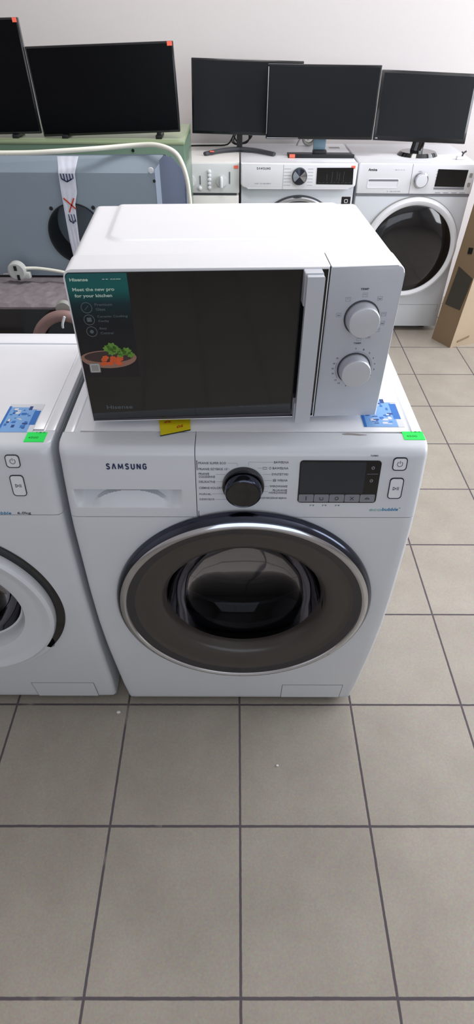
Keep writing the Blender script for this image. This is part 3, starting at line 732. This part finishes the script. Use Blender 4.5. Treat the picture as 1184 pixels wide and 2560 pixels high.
for z in (.735, .775): bm = NB(); prism(bm, rrect(.532, .546, z, z+.018, .003), fl, -.013, -.016); link('button', bm, M['coil'], ap)
AC, AZ = .310, .447
bm = NB(); lathe(bm, [(.246, -.006), (.247, -.014), (.244, -.020)], AC, AZ, 96); ad = link('door', bm, M['coil'], am)
bm = NB(); lathe(bm, [(.2445, -.018), (.240, -.030), (.230, -.036), (.218, -.034), (.208, -.026)], AC, AZ, 96); link('door_frame', bm, M['white'], ad)
bm = NB(); lathe(bm, [(.212, -.026), (.205, -.032), (.15, -.040), (.08, -.045), (0, -.046)], AC, AZ, 96); link('door_glass', bm, M['gblack'], ad)
bm = NB(); stroke(bm, [(.30, .115), (.30, .155), (.54, .155), (.54, .115)], .002, fl, -.007, -.0085); link('service_flap', bm, M['coil'], am)
# washer in the middle of the back row
sm = thing('washing_machine', 'white washing machine with chrome dial and bowed panel, middle one of the back row', 'washing machine', (.308, BY, 0))
SW = .552
shell_back(sm, SW)
bm = NB(); box(bm, .002, SW-.002, -.006, .007, .03, .818, bev=.004); link('front_panel', bm, M['frontw'], sm)
bm = NB(); prism(bm, [(.0, .832), (.0, .745)]+[(.035*(1-math.cos(math.radians(a))), .745-.020*math.sin(math.radians(a))) for a in (20, 45, 70, 90)]+[(SW-.035*(1-math.cos(math.radians(a))), .745-.020*math.sin(math.radians(a))) for a in (90, 70, 45, 20)]+[(SW, .745), (SW, .832)], fl, .006, -.030)
bmesh.ops.bevel(bm, geom=[e for e in bm.edges if all(v.co.y < -.02 for v in e.verts)], offset=.008, segments=3, profile=.5, affect='EDGES')
sp_ = link('control_panel', bm, M['white'], sm)
f3 = lambda u, v, d: (u, d-.030, v)
bm = NB(); stroke(bm, [(.202, .725), (.202, .826)], .0015, f3, 0, -.0006); link('panel_gap', bm, M['inkl'], sp_)
bm = NB(); logo(bm, f3, .075, .806, .065, .010); link('lettering', bm, M['ink'], sp_)
bm = NB(); text(bm, 'ADD  ECOBUBBLE', f3, .065, .746, .080, .005)
for k in range(6):
    z = .742+.0135*k; stroke(bm, [(.205, z), (.238, z)], .0016, f3, 0, -.0005); stroke(bm, [(.318, z), (.343, z)], .0016, f3, 0, -.0005)
link('markings', bm, M['inkl'], sp_)
bm = NB(); lathe(bm, [(.036, -.029), (.036, -.040), (.033, -.044), (.031, -.044)], .279, .780, 48); kd = link('program_dial', bm, M['dgrey'], sp_)
bm = NB()
for k in range(16):     # spun-metal face, sectors alternately canted; bright and dark metals paint its sheen
    a0 = 2*PI*k/16; a1 = a0+2*PI/16; tilt = -.004 if (k//2) % 2 else 0
    c = bm.verts.new((.279, -.047, .780)); p = bm.verts.new((.279+.032*math.cos(a0), -.044+(-.001 if (k//2) % 2 else .001), .780+.032*math.sin(a0))); q_ = bm.verts.new((.279+.032*math.cos(a1), -.044+(-.001 if (k//2) % 2 else .001), .780+.032*math.sin(a1)))
    f = bm.faces.new((c, p, q_)); f.material_index = 0 if abs(math.cos((a0+a1)/2)) > .72 else 1
link('dial_face', bm, [M['chrome'], M['darkchrome']], kd, smooth=False)
bm = NB(); prism(bm, [(.362, .747), (.537, .746), (.532, .816), (.360, .815)], f3, 0, -.002); sd = link('display', bm, M['gblack'], sp_)
bm = NB()
for x, z0, z1 in ((.41, .762, .79), (.435, .755, .80), (.458, .765, .80), (.47, .76, .795), (.49, .757, .80)): stroke(bm, [(x, z0), (x, z1)], .002, f3, -.002, -.0024)
for k in range(9): stroke(bm, [(.372+.018*k, .754), (.382+.018*k, .754)], .002, f3, -.002, -.0024)
link('display_icons', bm, M['dgrey'], sd)
bm = NB(); prism(bm, rrect(.522, .540, .812, .824, .001), f3, 0, -.001); lab(link('price_sticker', bm, M['orange'], sp_), 'small orange sticker')
SC, SZ = .288, .470
bm = NB(); lathe(bm, [(.225, -.005), (.226, -.018), (.222, -.028)], SC, SZ, 96); s_d = link('door', bm, M['dgrey'], sm)
bm = NB(); lathe(bm, [(.2225, -.026), (.215, -.034), (.204, -.034), (.200, -.028)], SC, SZ, 96); link('chrome_ring', bm, M['chrome'], s_d)
bm = NB(); lathe(bm, [(.203, -.028), (.19, -.032), (.1, -.040), (0, -.042)], SC, SZ, 96); link('door_glass', bm, M['gblack'], s_d)
bm = NB(); prism(bm, rrect(.497, .541, .650, .688, .002), fl, -.005, -.0068, 0); stroke(bm, rrect(.512, .527, .662, .676, .003, 3)+[(.527, .673)], .003, fl, -.0066, -.0074, 1); lab(link('square_badge', bm, [M['gblack'], M['paper']], sm), 'small black square badge')
bm = NB(); prism(bm, [(.46, .33), (.515, .33), (.515, .37), (.46, .37)], lambda u, v, d: (u, v, HB-d), .0005, -.0004); lab(link('rating_label', bm, M['coil'], sm), 'small grey printed label on the top')
# old washer, left of it, half hidden by the hood
ow = thing('washing_machine', 'old cream washing machine with row of small buttons and white turning knob', 'washing machine', (-.265, BY, 0))
OWW = .566
shell_back(ow, OWW, m='cream')
bm = NB(); box(bm, .0, OWW, -.008, .007, .70, HB-.006, bev=.005); op = link('control_panel', bm, M['greyp'], ow)
bm = NB(); box(bm, .002, OWW-.002, -.006, .006, .03, .692, bev=.004); link('front_panel', bm, M['cream'], ow)
bm = NB(); box(bm, .003, OWW-.012, -.007, .006, .6925, .6995); lab(link('shadow_gap', bm, M['dgrey'], ow), 'dark joint below the control panel')
bm = NB(); stroke(bm, [(.378, .738), (.378, .775)], .004, fl, -.007, -.011); stroke(bm, [(.520, .742), (.520, .792)], .004, fl, -.007, -.011); link('slide_marks', bm, M['ink'], op)
for x, z in ((.422, .725), (.422, .742), (.422, .759), (.422, .776), (.422, .792), (.376, .722)):
    bm = NB(); lathe(bm, [(.009, -.007), (.0085, -.013), (.006, -.015), (0, -.0155)], x, z, 20); link('push_button', bm, M['whitep'], op)
for x in (.480, .330):
    bm = NB(); lathe(bm, [(.026, -.007), (.025, -.012), (0, -.013)], x, .752, 32); kk = link('turning_knob', bm, M['greyp'], op)
    bm = NB(); box(bm, x-.007, x+.007, -.040, -.012, .728, .776, bev=.005); link('knob_grip', bm, M['white'], kk)
bm = NB(); prism(bm, rrect(.540, .560, .806, .818, .001), fl, -.007, -.0095); lab(link('price_sticker', bm, M['orange'], op), 'small orange sticker')

# ------------------------------------------------------------------ monitors and televisions
def panel_tv(name, label, cat, cx, cz, y, wd, h, tilt=0, roll=0, yaw=0, thick=.022, bez=.008, chin=.014, base_z=HB, screen='screen', group=None):
    """upright flat screen; origin at its foot, local frame centred on the panel's lower middle"""
    t = thing(name, label, cat, (cx, y, base_z), (0, 0, yaw), group)
    R = Matrix.Translation((0, 0, cz-h/2-base_z)) @ Matrix.Rotation(roll, 4, 'Y') @ Matrix.Rotation(-tilt, 4, 'X')
    bm = NB(); box(bm, -wd/2, wd/2, 0, thick, 0, h, bev=.003); box(bm, -wd*.3, wd*.3, thick-.001, thick+.018, h*.15, h*.7, bev=.01)
    bm.transform(R); hs = link('housing', bm, M['bezel'], t)
    bm = NB(); box(bm, -wd/2+bez, wd/2-bez, -.0012, .002, chin, h-bez)
    bm.transform(R); link('screen', bm, M[screen], t)
    return t, R
def sticker(t, R, x0, x1, z0, z1, y=-.0005, m='orange'):
    bm = NB(); box(bm, x0, x1, y-.0010, y+.0002, z0, z1); bm.transform(R); lab(link('price_sticker', bm, M[m], t, smooth=False), 'small orange price sticker')
# monitor A: wide V foot
tA, RA = panel_tv('monitor', 'wide black monitor on a V-shaped foot with straight black stem, leftmost of the three monitors', 'monitor', .332, 1.053, 2.50, .524, .290, tilt=math.radians(11), roll=math.radians(1.2), chin=.012)
bm = NB(); box(bm, -.044, -.016, .030, .046, .0, .24, bev=.003); box(bm, -.044, -.016, .030, .07, .10, .15, bev=.003); link('stand_neck', bm, M['black'], tA)
bm = NB()
for s, L in ((-1, .17), (1, .17)):
    tube(bm, [(-.03, .036, .012), (-.03+s*L*.5, .0, .012), (-.03+s*L, -.075, .010)], lambda f: .015-.003*f, 8, 6)
for v in bm.verts: v.co.z = .002+(v.co.z-.0)*.75 if v.co.z > 0 else .0015
bA = link('base', bm, M['dgrey'], tA)
bm = NB(); box(bm, -.175, -.155, -.0735, -.0725+.02, .0165, .0185, bev=0); lab(link('price_sticker', bm, M['orange'], bA, smooth=False), 'small orange price sticker')
# monitor B
tB, RB = panel_tv('monitor', 'black monitor with narrow flat foot and silver-edged bezel, in front between the other two', 'monitor', .680, 1.046, 2.40, .508, .279, tilt=math.radians(1), roll=math.radians(0.3), chin=.012)
bm = NB(); box(bm, -.020, .040, .03, .045, .01, .11, bev=.004); nb_ = link('stand_neck', bm, M['neckg'], tB)
bm = NB(); box(bm, -.022, .045, .0, .045, .003, .03, bev=.006); link('neck_foot', bm, M['black'], nb_)
bm = NB(); box(bm, -.143, .178, -.012, .075, .0, .010, bev=.003); box(bm, -.143, .178, -.014, -.004, .0, .017, bev=.003); bB = link('base', bm, M['black'], tB)
bm = NB(); box(bm, -.137, -.110, -.0155, -.0135, .002, .0165); lab(link('price_sticker', bm, M['orange'], bB, smooth=False), 'small orange price sticker')
bm = NB(); box(bm, -.253, -.2505, -.003, .001, .02, .27); box(bm, -.25, -.10, -.003, .001, .003, .007); bm.transform(RB); lab(link('bezel_trim_and_glint', bm, M['chrome'], tB), 'silver side edge of the bezel with a highlight line built in below')  # lower strip is a highlight on the glossy bezel, built in chrome
# monitor C
tC, RC = panel_tv('monitor', 'black monitor on a round glossy foot, rightmost of the three monitors', 'monitor', 1.178, 1.025, 2.46, .452, .272, tilt=math.radians(12), roll=math.radians(1.9), chin=.018, bez=.012)
bm = NB(); tube(bm, [(.005, .035, .01), (.012, .045, .07), (.0, .05, .15)], lambda f: .032-.004*f, 20, 6); 
for v in bm.verts: v.co.y = .045+(v.co.y-.045)*.5
link('stand_neck', bm, M['gblack'], tC)
bm = NB(); bmesh.ops.create_cone(bm, cap_ends=True, segments=64, radius1=.100, radius2=.088, depth=.016, matrix=Matrix.Translation((.008, .02, .008))); bmesh.ops.bevel(bm, geom=[e for e in bm.edges if all(v.co.z > .01 for v in e.verts) and e.is_manifold and len(e.link_faces) == 2], offset=.003, segments=2, affect='EDGES')
for v in bm.verts: v.co.y = .02+(v.co.y-.02)*.85
link('base', bm, M['gblack'], tC)
sticker(tC, RC, .214, .226, .248, .266)
bm = NB(); text(bm, 'AOC', lambda u, v, d: (u, -.0012+d, v), -.218, .006, .012, .005, bold=.02, d0=0, d1=-.0006); bm.transform(RC); link('lettering', bm, M['paper'], tC)
# green-grey cabinet that carries the two televisions
gc = thing('metal_cabinet', 'grey-green enamelled metal cabinet behind the hood, carrying the two televisions', 'cabinet', (0, 1.75, 0))
bm = NB(); box(bm, -1.25, .086, .0, .40, .04, .990, bev=.004); link('cabinet_body', bm, M['olived'], gc)
bm = NB(); box(bm, -1.252, .088, -.002, .402, .987, 1.000, bev=.004); lab(link('cabinet_top', bm, M['olive'], gc), 'paler olive top')
bm = NB(); box(bm, -1.20, .05, .03, .37, .0, .045); link('plinth', bm, M['black'], gc)
for x, z in ((-.11, .97), (-.04, .95), (.03, .945)):
    bm = NB(); lathe(bm, [(.006, -.0001), (.005, -.003), (0, -.0035)], x, z, 12); link('screw', bm, M['black'], gc)
t2, R2 = panel_tv('television', 'flat black television with an orange sticker, right one of the two on the metal cabinet', 'television', -.1925, 1.1465, 1.80, .527, .267, tilt=math.radians(1), roll=math.radians(-2.0), base_z=1.000, bez=.006, chin=.008, screen='tvscreen')
for x in (-.18, .18): bm = NB(); box(bm, x-.012, x+.012, -.01, .08, 0, .012, bev=.002); box(bm, x-.008, x+.008, .004, .02, .0, .025, bev=.002); link('foot', bm, M['black'], t2)
sticker(t2, R2, .242, .260, .254, .2665)
t1, R1 = panel_tv('television', 'taller black television cut off by the left edge, on the metal cabinet', 'television', -.743, 1.175, 1.80, .56, .334, tilt=math.radians(1), roll=math.radians(-1.3), base_z=1.000, bez=.006, chin=.008, screen='tvscreen')
for x in (-.18, .18): bm = NB(); box(bm, x-.012, x+.012, -.01, .08, 0, .012, bev=.002); box(bm, x-.008, x+.008, .004, .02, .0, .025, bev=.002); link('foot', bm, M['black'], t1)
sticker(t1, R1, .262, .277, .321, .3335)

# ------------------------------------------------------------------ black appliance, felt mat, hood, cords
bc = thing('cooker', 'glossy black appliance behind the left washing machine, covered with a grey felt mat', 'cooker', (-.55, 1.06, 0))
bm = NB(); box(bm, -.65, .62, .012, .60, .03, .640, bev=.004); link('body', bm, M['black'], bc)
bm = NB(); box(bm, -.648, .618, .0, .014, .05, .638, bev=.003); lab(link('front_glass', bm, M['gblack'], bc), 'glossy black glass front')
for x in (-.55, .52):
    for y in (.07, .5): b = NB(); bmesh.ops.create_cone(b, cap_ends=True, segments=16, radius1=.02, radius2=.02, depth=.032, matrix=Matrix.Translation((x, y, .016))); link('foot', b, M['black'], bc)
bm = NB(); rnd = random.Random(2)
nx, ny = 160, 60
from mathutils import noise
def feltz(x, y): return .654+.004*noise.noise(Vector((x*28, y*28, 1)))+.003*noise.noise(Vector((x*70, y*70, 5)))
V = grid(bm, lins(-1.20, .08, nx), lins(1.052, 1.66, ny), lambda x, y: (x, y, (feltz(x, y) if y < 1.285 else .6535) if y > 1.056 else .648))
B0 = [bm.verts.new((v.co.x, v.co.y, .641)) for v in V[0]]
for i in range(nx): bm.faces.new((V[0][i], V[0][i+1], B0[i+1], B0[i]))
B1 = [bm.verts.new((v.co.x, v.co.y, .641)) for v in V[-1]]
for i in range(nx): bm.faces.new((V[-1][i], V[-1][i+1], B1[i+1], B1[i]))
Cl = [r_[0] for r_ in V]; Cr = [r_[-1] for r_ in V]
for col in (Cl, Cr):
    Bc = [bm.verts.new((v.co.x, v.co.y, .641)) for v in col]
    for i in range(len(col)-1): bm.faces.new((col[i], col[i+1], Bc[i+1], Bc[i]))
tag(link('felt_mat', bm, M['felt'], None), 'lumpy grey felt mat spread on the glossy black appliance', 'mat')
hd = thing('cooker_hood', 'blue-grey sheet metal cooker hood standing on the felt mat with a round duct hole', 'cooker hood', (0, 1.30, .655))
HZ = .655
def on_hood(u, v, d): return (u, d, v-HZ)
# main face with the duct hole cut out
hx, hz_, hr = -.262, .802, .092
bm = NB()
n = 64; inner = [bm.verts.new((hx+hr*math.cos(2*PI*i/n), 0, hz_+hr*math.sin(2*PI*i/n)-HZ)) for i in range(n)]
def rayrect(a, x0, x1, z0, z1):
    c, s = math.cos(a), math.sin(a); tt = 1e9
    if c > 1e-9: tt = min(tt, (x1-hx)/c)
    if c < -1e-9: tt = min(tt, (x0-hx)/c)
    if s > 1e-9: tt = min(tt, (z1-hz_)/s)
    if s < -1e-9: tt = min(tt, (z0-hz_)/s)
    return (hx+c*tt, hz_+s*tt)
fx0, fx1, fz0, fz1 = -1.05, .026, .662, .985
angs = sorted(set([2*PI*i/n for i in range(n)] + []))
outer = [bm.verts.new((p[0], 0, p[1]-HZ)) for p in (rayrect(a, fx0, fx1, fz0, fz1) for a in angs)]
for i in range(n): j = (i+1) % n; bm.faces.new((outer[i], outer[j], inner[j], inner[i]))
for cx_, cz_ in ((fx0, fz0), (fx1, fz0), (fx1, fz1), (fx0, fz1)):     # fill the corners
    ac = math.atan2(cz_-hz_, cx_-hx) % (2*PI); k = int(ac/(2*PI/n)); c = bm.verts.new((cx_, 0, cz_-HZ)); bm.faces.new((outer[k], c, outer[(k+1) % n]))
face = bm.faces[:]
r = bmesh.ops.extrude_face_region(bm, geom=face)
bmesh.ops.translate(bm, verts=[v for v in r['geom'] if isinstance(v, bmesh.types.BMVert)], vec=(0, .0015, 0))
# sloping upper strip and side return
def quad(pts): vs = [bm.verts.new(p) for p in pts]; bm.faces.new(vs); return vs
def slab(pts, off):
    a = [Vector(p) for p in pts]; b = [p+Vector(off) for p in a]; A = [bm.verts.new(p) for p in a]; B = [bm.verts.new(p) for p in b]
    bm.faces.new(A); bm.faces.new(B[::-1])
    for i in range(len(A)): j = (i+1) % len(A); bm.faces.new((A[i], B[i], B[j], A[j]))
slab([(fx0, 0, .985-HZ), (.026, 0, .985-HZ), (.052, .03, 1.030-HZ), (fx0, .03, 1.022-HZ)], (0, .0015, .0015))
slab([(fx0, .03, 1.023-HZ), (.060, .03, 1.031-HZ), (.060, .12, .985-HZ), (fx0, .12, .980-HZ)], (0, 0, .0015))
box(bm, fx0, .110, .118, .120, .01, .980-HZ)
hf = link('casing', bm, M['hood'], hd, smooth=False)
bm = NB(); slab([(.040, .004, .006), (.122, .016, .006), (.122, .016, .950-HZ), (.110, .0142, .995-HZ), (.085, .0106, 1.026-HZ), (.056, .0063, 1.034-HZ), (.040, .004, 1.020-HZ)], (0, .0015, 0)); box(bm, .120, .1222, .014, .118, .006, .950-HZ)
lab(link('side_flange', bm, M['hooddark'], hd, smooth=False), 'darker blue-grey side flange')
bm = NB(); slab([(.024, -.001, .006), (.040, .0035, .006), (.040, .0035, 1.012-HZ), (.024, -.001, .995-HZ)], (0, .002, 0)); link('folded_edge', bm, M['hoodlip'], hd, smooth=False)
bm = NB(); lathe(bm, [(hr+.004, -.001), (hr+.004, -.004), (hr, -.004), (hr, .0), (hr, .12), (hr-.03, .13), (0, .13)], hx, hz_-HZ, 64); lab(link('duct_opening', bm, M['black'], hd), 'dark round duct opening')
for x, z, rr, mm in ((-.333, .881, .0065, 'black'), (-.192, .884, .0065, 'black'), (.020, .963, .005, 'black'), (.012, .993, .009, 'paper'), (.078, 1.010, .006, 'paper'), (.098, .982, .004, 'black')):
    bm = NB(); y = -.0005 if x < .03 else .008+.0145*(x-.04)/.082
    lathe(bm, [(rr, y+.001), (rr*.9, y-.0015), (0, y-.002)], x, z-HZ, 16); link('screw', bm, M[mm], hd)
bm = NB(); box(bm, -1.03, .118, .010, .115, .0, .012); link('bottom_tray', bm, M['black'], hd)
# printed tape across the hood
bm = NB(); cl = [(-.254, 1.026, .028), (-.257, 1.000, .010), (-.259, .985, -.003), (-.262, .93, -.004), (-.268, .895, -.006), (-.270, .84, -.007), (-.272, .79, -.007), (-.270, .715, -.006), (-.268, .690, -.003)]
hw = [.034, .029, .027, .026, .020, .018, .017, .016, .016]
rowsv = []
for (cx_, cz_, cy_), h_ in zip(cl, hw):
    rowsv.append([bm.verts.new((cx_+h_*q, cy_-.0012+.0012*math.sin(9*q+cz_*60), cz_-HZ)) for q in lins(-1, 1, 10)])
for a, b in zip(rowsv, rowsv[1:]):
    for i in range(10): bm.faces.new((a[i], a[i+1], b[i+1], b[i]))
r = bmesh.ops.extrude_face_region(bm, geom=bm.faces[:]); bmesh.ops.translate(bm, verts=[v for v in r['geom'] if isinstance(v, bmesh.types.BMVert)], vec=(0, -.0005, 0))
tp = lab(link('warning_tape', bm, M['tape'], hd), 'crumpled white printed warning tape stuck over the hole')
ft = lambda u, v, d: (u, d-.0068, v-HZ)
bm = NB()
for k in range(5): x = -.279+.0095*k; stroke(bm, [(x, .984), (x+.001, .970-.004*(2-abs(k-2)))], .0032, ft, 0, -.001)
stroke(bm, [(-.278, .970), (-.262, .961), (-.243, .970)], .0036, ft, 0, -.001)
f4 = lambda u, v, d: (u, d-.0095, v-HZ)
for k in range(3): x = -.276+.009*k; stroke(bm, [(x, .866), (x+.003, .842)], .0026, f4, 0, -.001)
stroke(bm, [(-.277, .850), (-.264, .838), (-.256, .850)], .0026, f4, 0, -.001)
link('fork_print', bm, M['navy'], tp)
bm = NB(); f5 = lambda u, v, d: (u, d-.0082, v-HZ)
stroke(bm, [(-.283, .914), (-.248, .882)], .0042, f5, 0, -.001); stroke(bm, [(-.249, .914), (-.272, .872)], .0042, f5, 0, -.001); link('cross_print', bm, M['red'], tp)
# cords
bm = NB(); tube(bm, [(-.95, 1.285, 1.030), (-.60, 1.28, 1.040), (-.374, 1.285, 1.042), (-.286, 1.285, 1.046), (-.179, 1.30, 1.050), (-.109, 1.32, 1.052), (-.034, 1.33, 1.056), (.027, 1.315, 1.060), (.070, 1.295, 1.055), (.099, 1.280, 1.042), (.116, 1.272, 1.017), (.128, 1.27, .979), (.133, 1.27, .939), (.135, 1.272, .898), (.135, 1.28, .82), (.128, 1.285, .70), (.10, 1.28, .669)], .0068, 12, 8)
tag(link('power_cord', bm, M['cable'], None), 'thick cream cord laid over the hood top and hanging down its right side', 'cord')
pc = thing('plug_and_cord', 'cream power cord with a pale round plug lying on the felt mat', 'plug', (-.48, 1.25, .66))
bm = NB(); tube(bm, [(.015, .0, .043), (.07, .005, .042), (.15, .0, .033), (.22, -.01, .02), (.34, .0, .007), (.45, .01, .005)], .0055, 12, 8); link('cord', bm, M['cable'], pc)
bm = NB(); lathe(bm, [(0, -.014), (.026, -.014), (.031, -.010), (.031, .010), (.027, .014), (0, .014)], 0, .036, 32); box(bm, -.008, .043, -.010, .012, .010, .032, bev=.004); pl = link('plug_body', bm, M['plug'], pc)
bm = NB(); box(bm, -.006, .004, -.0155, -.0135, .040, .056); box(bm, -.001, .008, -.0155, -.0135, .008, .026); link('plug_recess', bm, M['black'], pl)
for x in (-.035,): bm = NB(); tube(bm, [(-.030, 0, .026), (-.052, 0, .024)], .004, 8, 0); link('plug_pin', bm, M['chrome'], pl)
# pinkish tube built in place of a reflection in the black front
bm = NB(); tube(bm, [(-.415, 1.02, .36), (-.400, 1.02, .50), (-.372, 1.015, .575), (-.335, 1.01, .617), (-.292, 1.005, .638), (-.245, 1.0, .636), (-.20, 1.0, .60), (-.17, 1.0, .50), (-.16, 1.0, .30), (-.16, 1.01, .04), (-.19, 1.02, .0185), (-.3, .99, .0185)], lambda f: .018, 16, 8); dh = thing('reflection_tube', 'pinkish tube added in place of a reflection in the glossy black appliance', 'reflection stand-in', (0, 0, 0)); link('reflection_arc', bm, M['pink'], dh)
bm = NB(); lathe(bm, [(0, -.008), (.024, -.008), (.027, -.004), (.027, .010), (0, .012)], -.275, .652, 32, y0=1.028); link('reflection_disc', bm, M['coil'], dh)
bm = NB(); tube(bm, [(-.262, .975, .650), (-.272, .972, .628), (-.276, .978, .612)], .004, 8, 4); link('reflection_streak', bm, M['paper'], dh)
# black monitor cable with its loops
bm = NB()
pts = [(-.03, 2.62, HB+.004), (.06, 2.66, HB+.004), (.16, 2.67, HB+.004), (.24, 2.66, HB+.010)]
for k in range(26):
    a = PI+k*2*PI/9; pts.append((.315+.045*math.cos(a)+.008*math.sin(k), 2.66-.003*k/2, HB+.045+.030*math.sin(a+.3*(k//9))))
tube(bm, pts, .0035, 8, 4); tag(link('coiled_cable', bm, M['black'], None), 'coiled black cable behind the foot of the leftmost monitor', 'cable')
bm = NB(); pts = [(.600, 2.66, HB+.006), (.615, 2.66, HB+.035), (.640, 2.67, HB+.05), (.66, 2.67, HB+.03)]
tube(bm, pts, .004, 8, 5)
for k in range(3): 
    tube(bm, [(.665+.03*math.cos(a), 2.68+.012*k, HB+.034+.026*math.sin(a)) for a in [2*PI*i/14 for i in range(15)]], .007, 8, 2)
tag(link('cable_coil', bm, M['coil'], None), 'coiled grey cord behind the middle monitor', 'cord')
# small plug on the right washer
sp2 = thing('wall_plug', 'small white plug lying on the washer beside the round monitor foot', 'plug', (1.372, 2.375, HB))
bm = NB(); box(bm, -.022, .018, -.012, .014, 0, .014, bev=.004); link('plug_body', bm, M['whitep'], sp2)
bm = NB(); tube(bm, [(.004, 0, .012), (.008, .002, .026), (.020, .004, .034)], .004, 8, 4); tube(bm, [(.010, .004, .022), (.000, .004, .032)], .003, 8, 0); link('plug_pin', bm, M['dgrey'], sp2)
# ------------------------------------------------------------------ cardboard at the right
A0 = Vector((1.390, 2.200, 0)); B0_ = Vector((1.461, 2.084, 0)); C0 = B0_+Vector((.38, .148, 0)); D0 = A0+Vector((.38, .148, 0))
up = Vector((.055, .004, 1.0)).normalized()
cb = thing('cardboard_box', 'tall flattened brown cardboard box leaning at the right edge', 'box', tuple(B0_))
def hexa(bm, base, h, mi=0):
    A = [bm.verts.new(p-B0_) for p in base]; B = [bm.verts.new(p+up*h-B0_) for p in base]
    fs = [bm.faces.new(A[::-1]), bm.faces.new(B)]+[bm.faces.new((A[i], A[(i+1) % 4], B[(i+1) % 4], B[i])) for i in range(4)]
    for f in fs: f.material_index = mi
    return fs
bm = NB(); fs = hexa(bm, [A0, B0_, C0, D0], .88); fs[3].material_index = 1
bmesh.ops.subdivide_edges(bm, edges=[e for e in bm.edges if e.calc_length() > .5], cuts=12)
for v in bm.verts:
    if .02 < v.co.z < .86: n_ = noise.noise(Vector((v.co.x*3, v.co.y*3, v.co.z*9))); v.co += Vector((.004*n_, .004*n_, 0))
link('carton', bm, [M['card'], M['cardl']], cb, smooth=False)
eu = (A0-B0_).normalized(); nrm = Vector((eu.y, -eu.x, 0)); nrm = nrm if nrm.dot(Vector((-1, -.6, 0))) > 0 else -nrm
def on_card(u, v, d): p = eu*u+up*v-nrm*d; return (p.x, p.y, p.z)
bm = NB(); prism(bm, [(.006, .370), (.018, .205), (.118, .203), (.106, .385), (.108, .40)], on_card, .004, -.003) ; lab(link('parcel_tape', bm, M['parcel'], cb, smooth=False), 'dark shiny tape patch')
bm = NB(); prism(bm, [(.058, .475), (.082, .470), (.084, .498), (.060, .502)], on_card, .004, -.003); lab(link('hand_hole', bm, M['black'], cb, smooth=False), 'small dark hole')
ev = (C0-B0_).normalized(); nr2 = Vector((ev.y, -ev.x, 0))
def on_card2(u, v, d): p = ev*u+up*v-nr2*d; return (p.x, p.y, p.z)
bm = NB(); prism(bm, [(.035, .026), (.105, .045), (.106, .056), (.036, .037)], on_card2, .004, -.003); lab(link('printed_mark', bm, mat('faded_print', (140, 118, 94), .9), cb, smooth=False), 'faded grey-brown printed mark')
# crumbs on the floor
for i, (x, y, s) in enumerate(((-.023, -.031, .006), (.393, -.170, .0035))):
    bm = NB(); bmesh.ops.create_icosphere(bm, subdivisions=1, radius=s)
    for v in bm.verts: v.co = Vector((v.co.x*(1+.3*random.random()), v.co.y*.8, v.co.z*.5+s*.42))
    o = link('plaster_crumb', bm, M['plaster'], None, smooth=False); o.location = (x, y, 0)
    tag(o, ('white plaster crumb on the tile in front of the gap between the two front washers', 'tiny white crumb on the tile right of centre, in front of the middle washer')[i], 'crumb', 'crumbs on the floor')
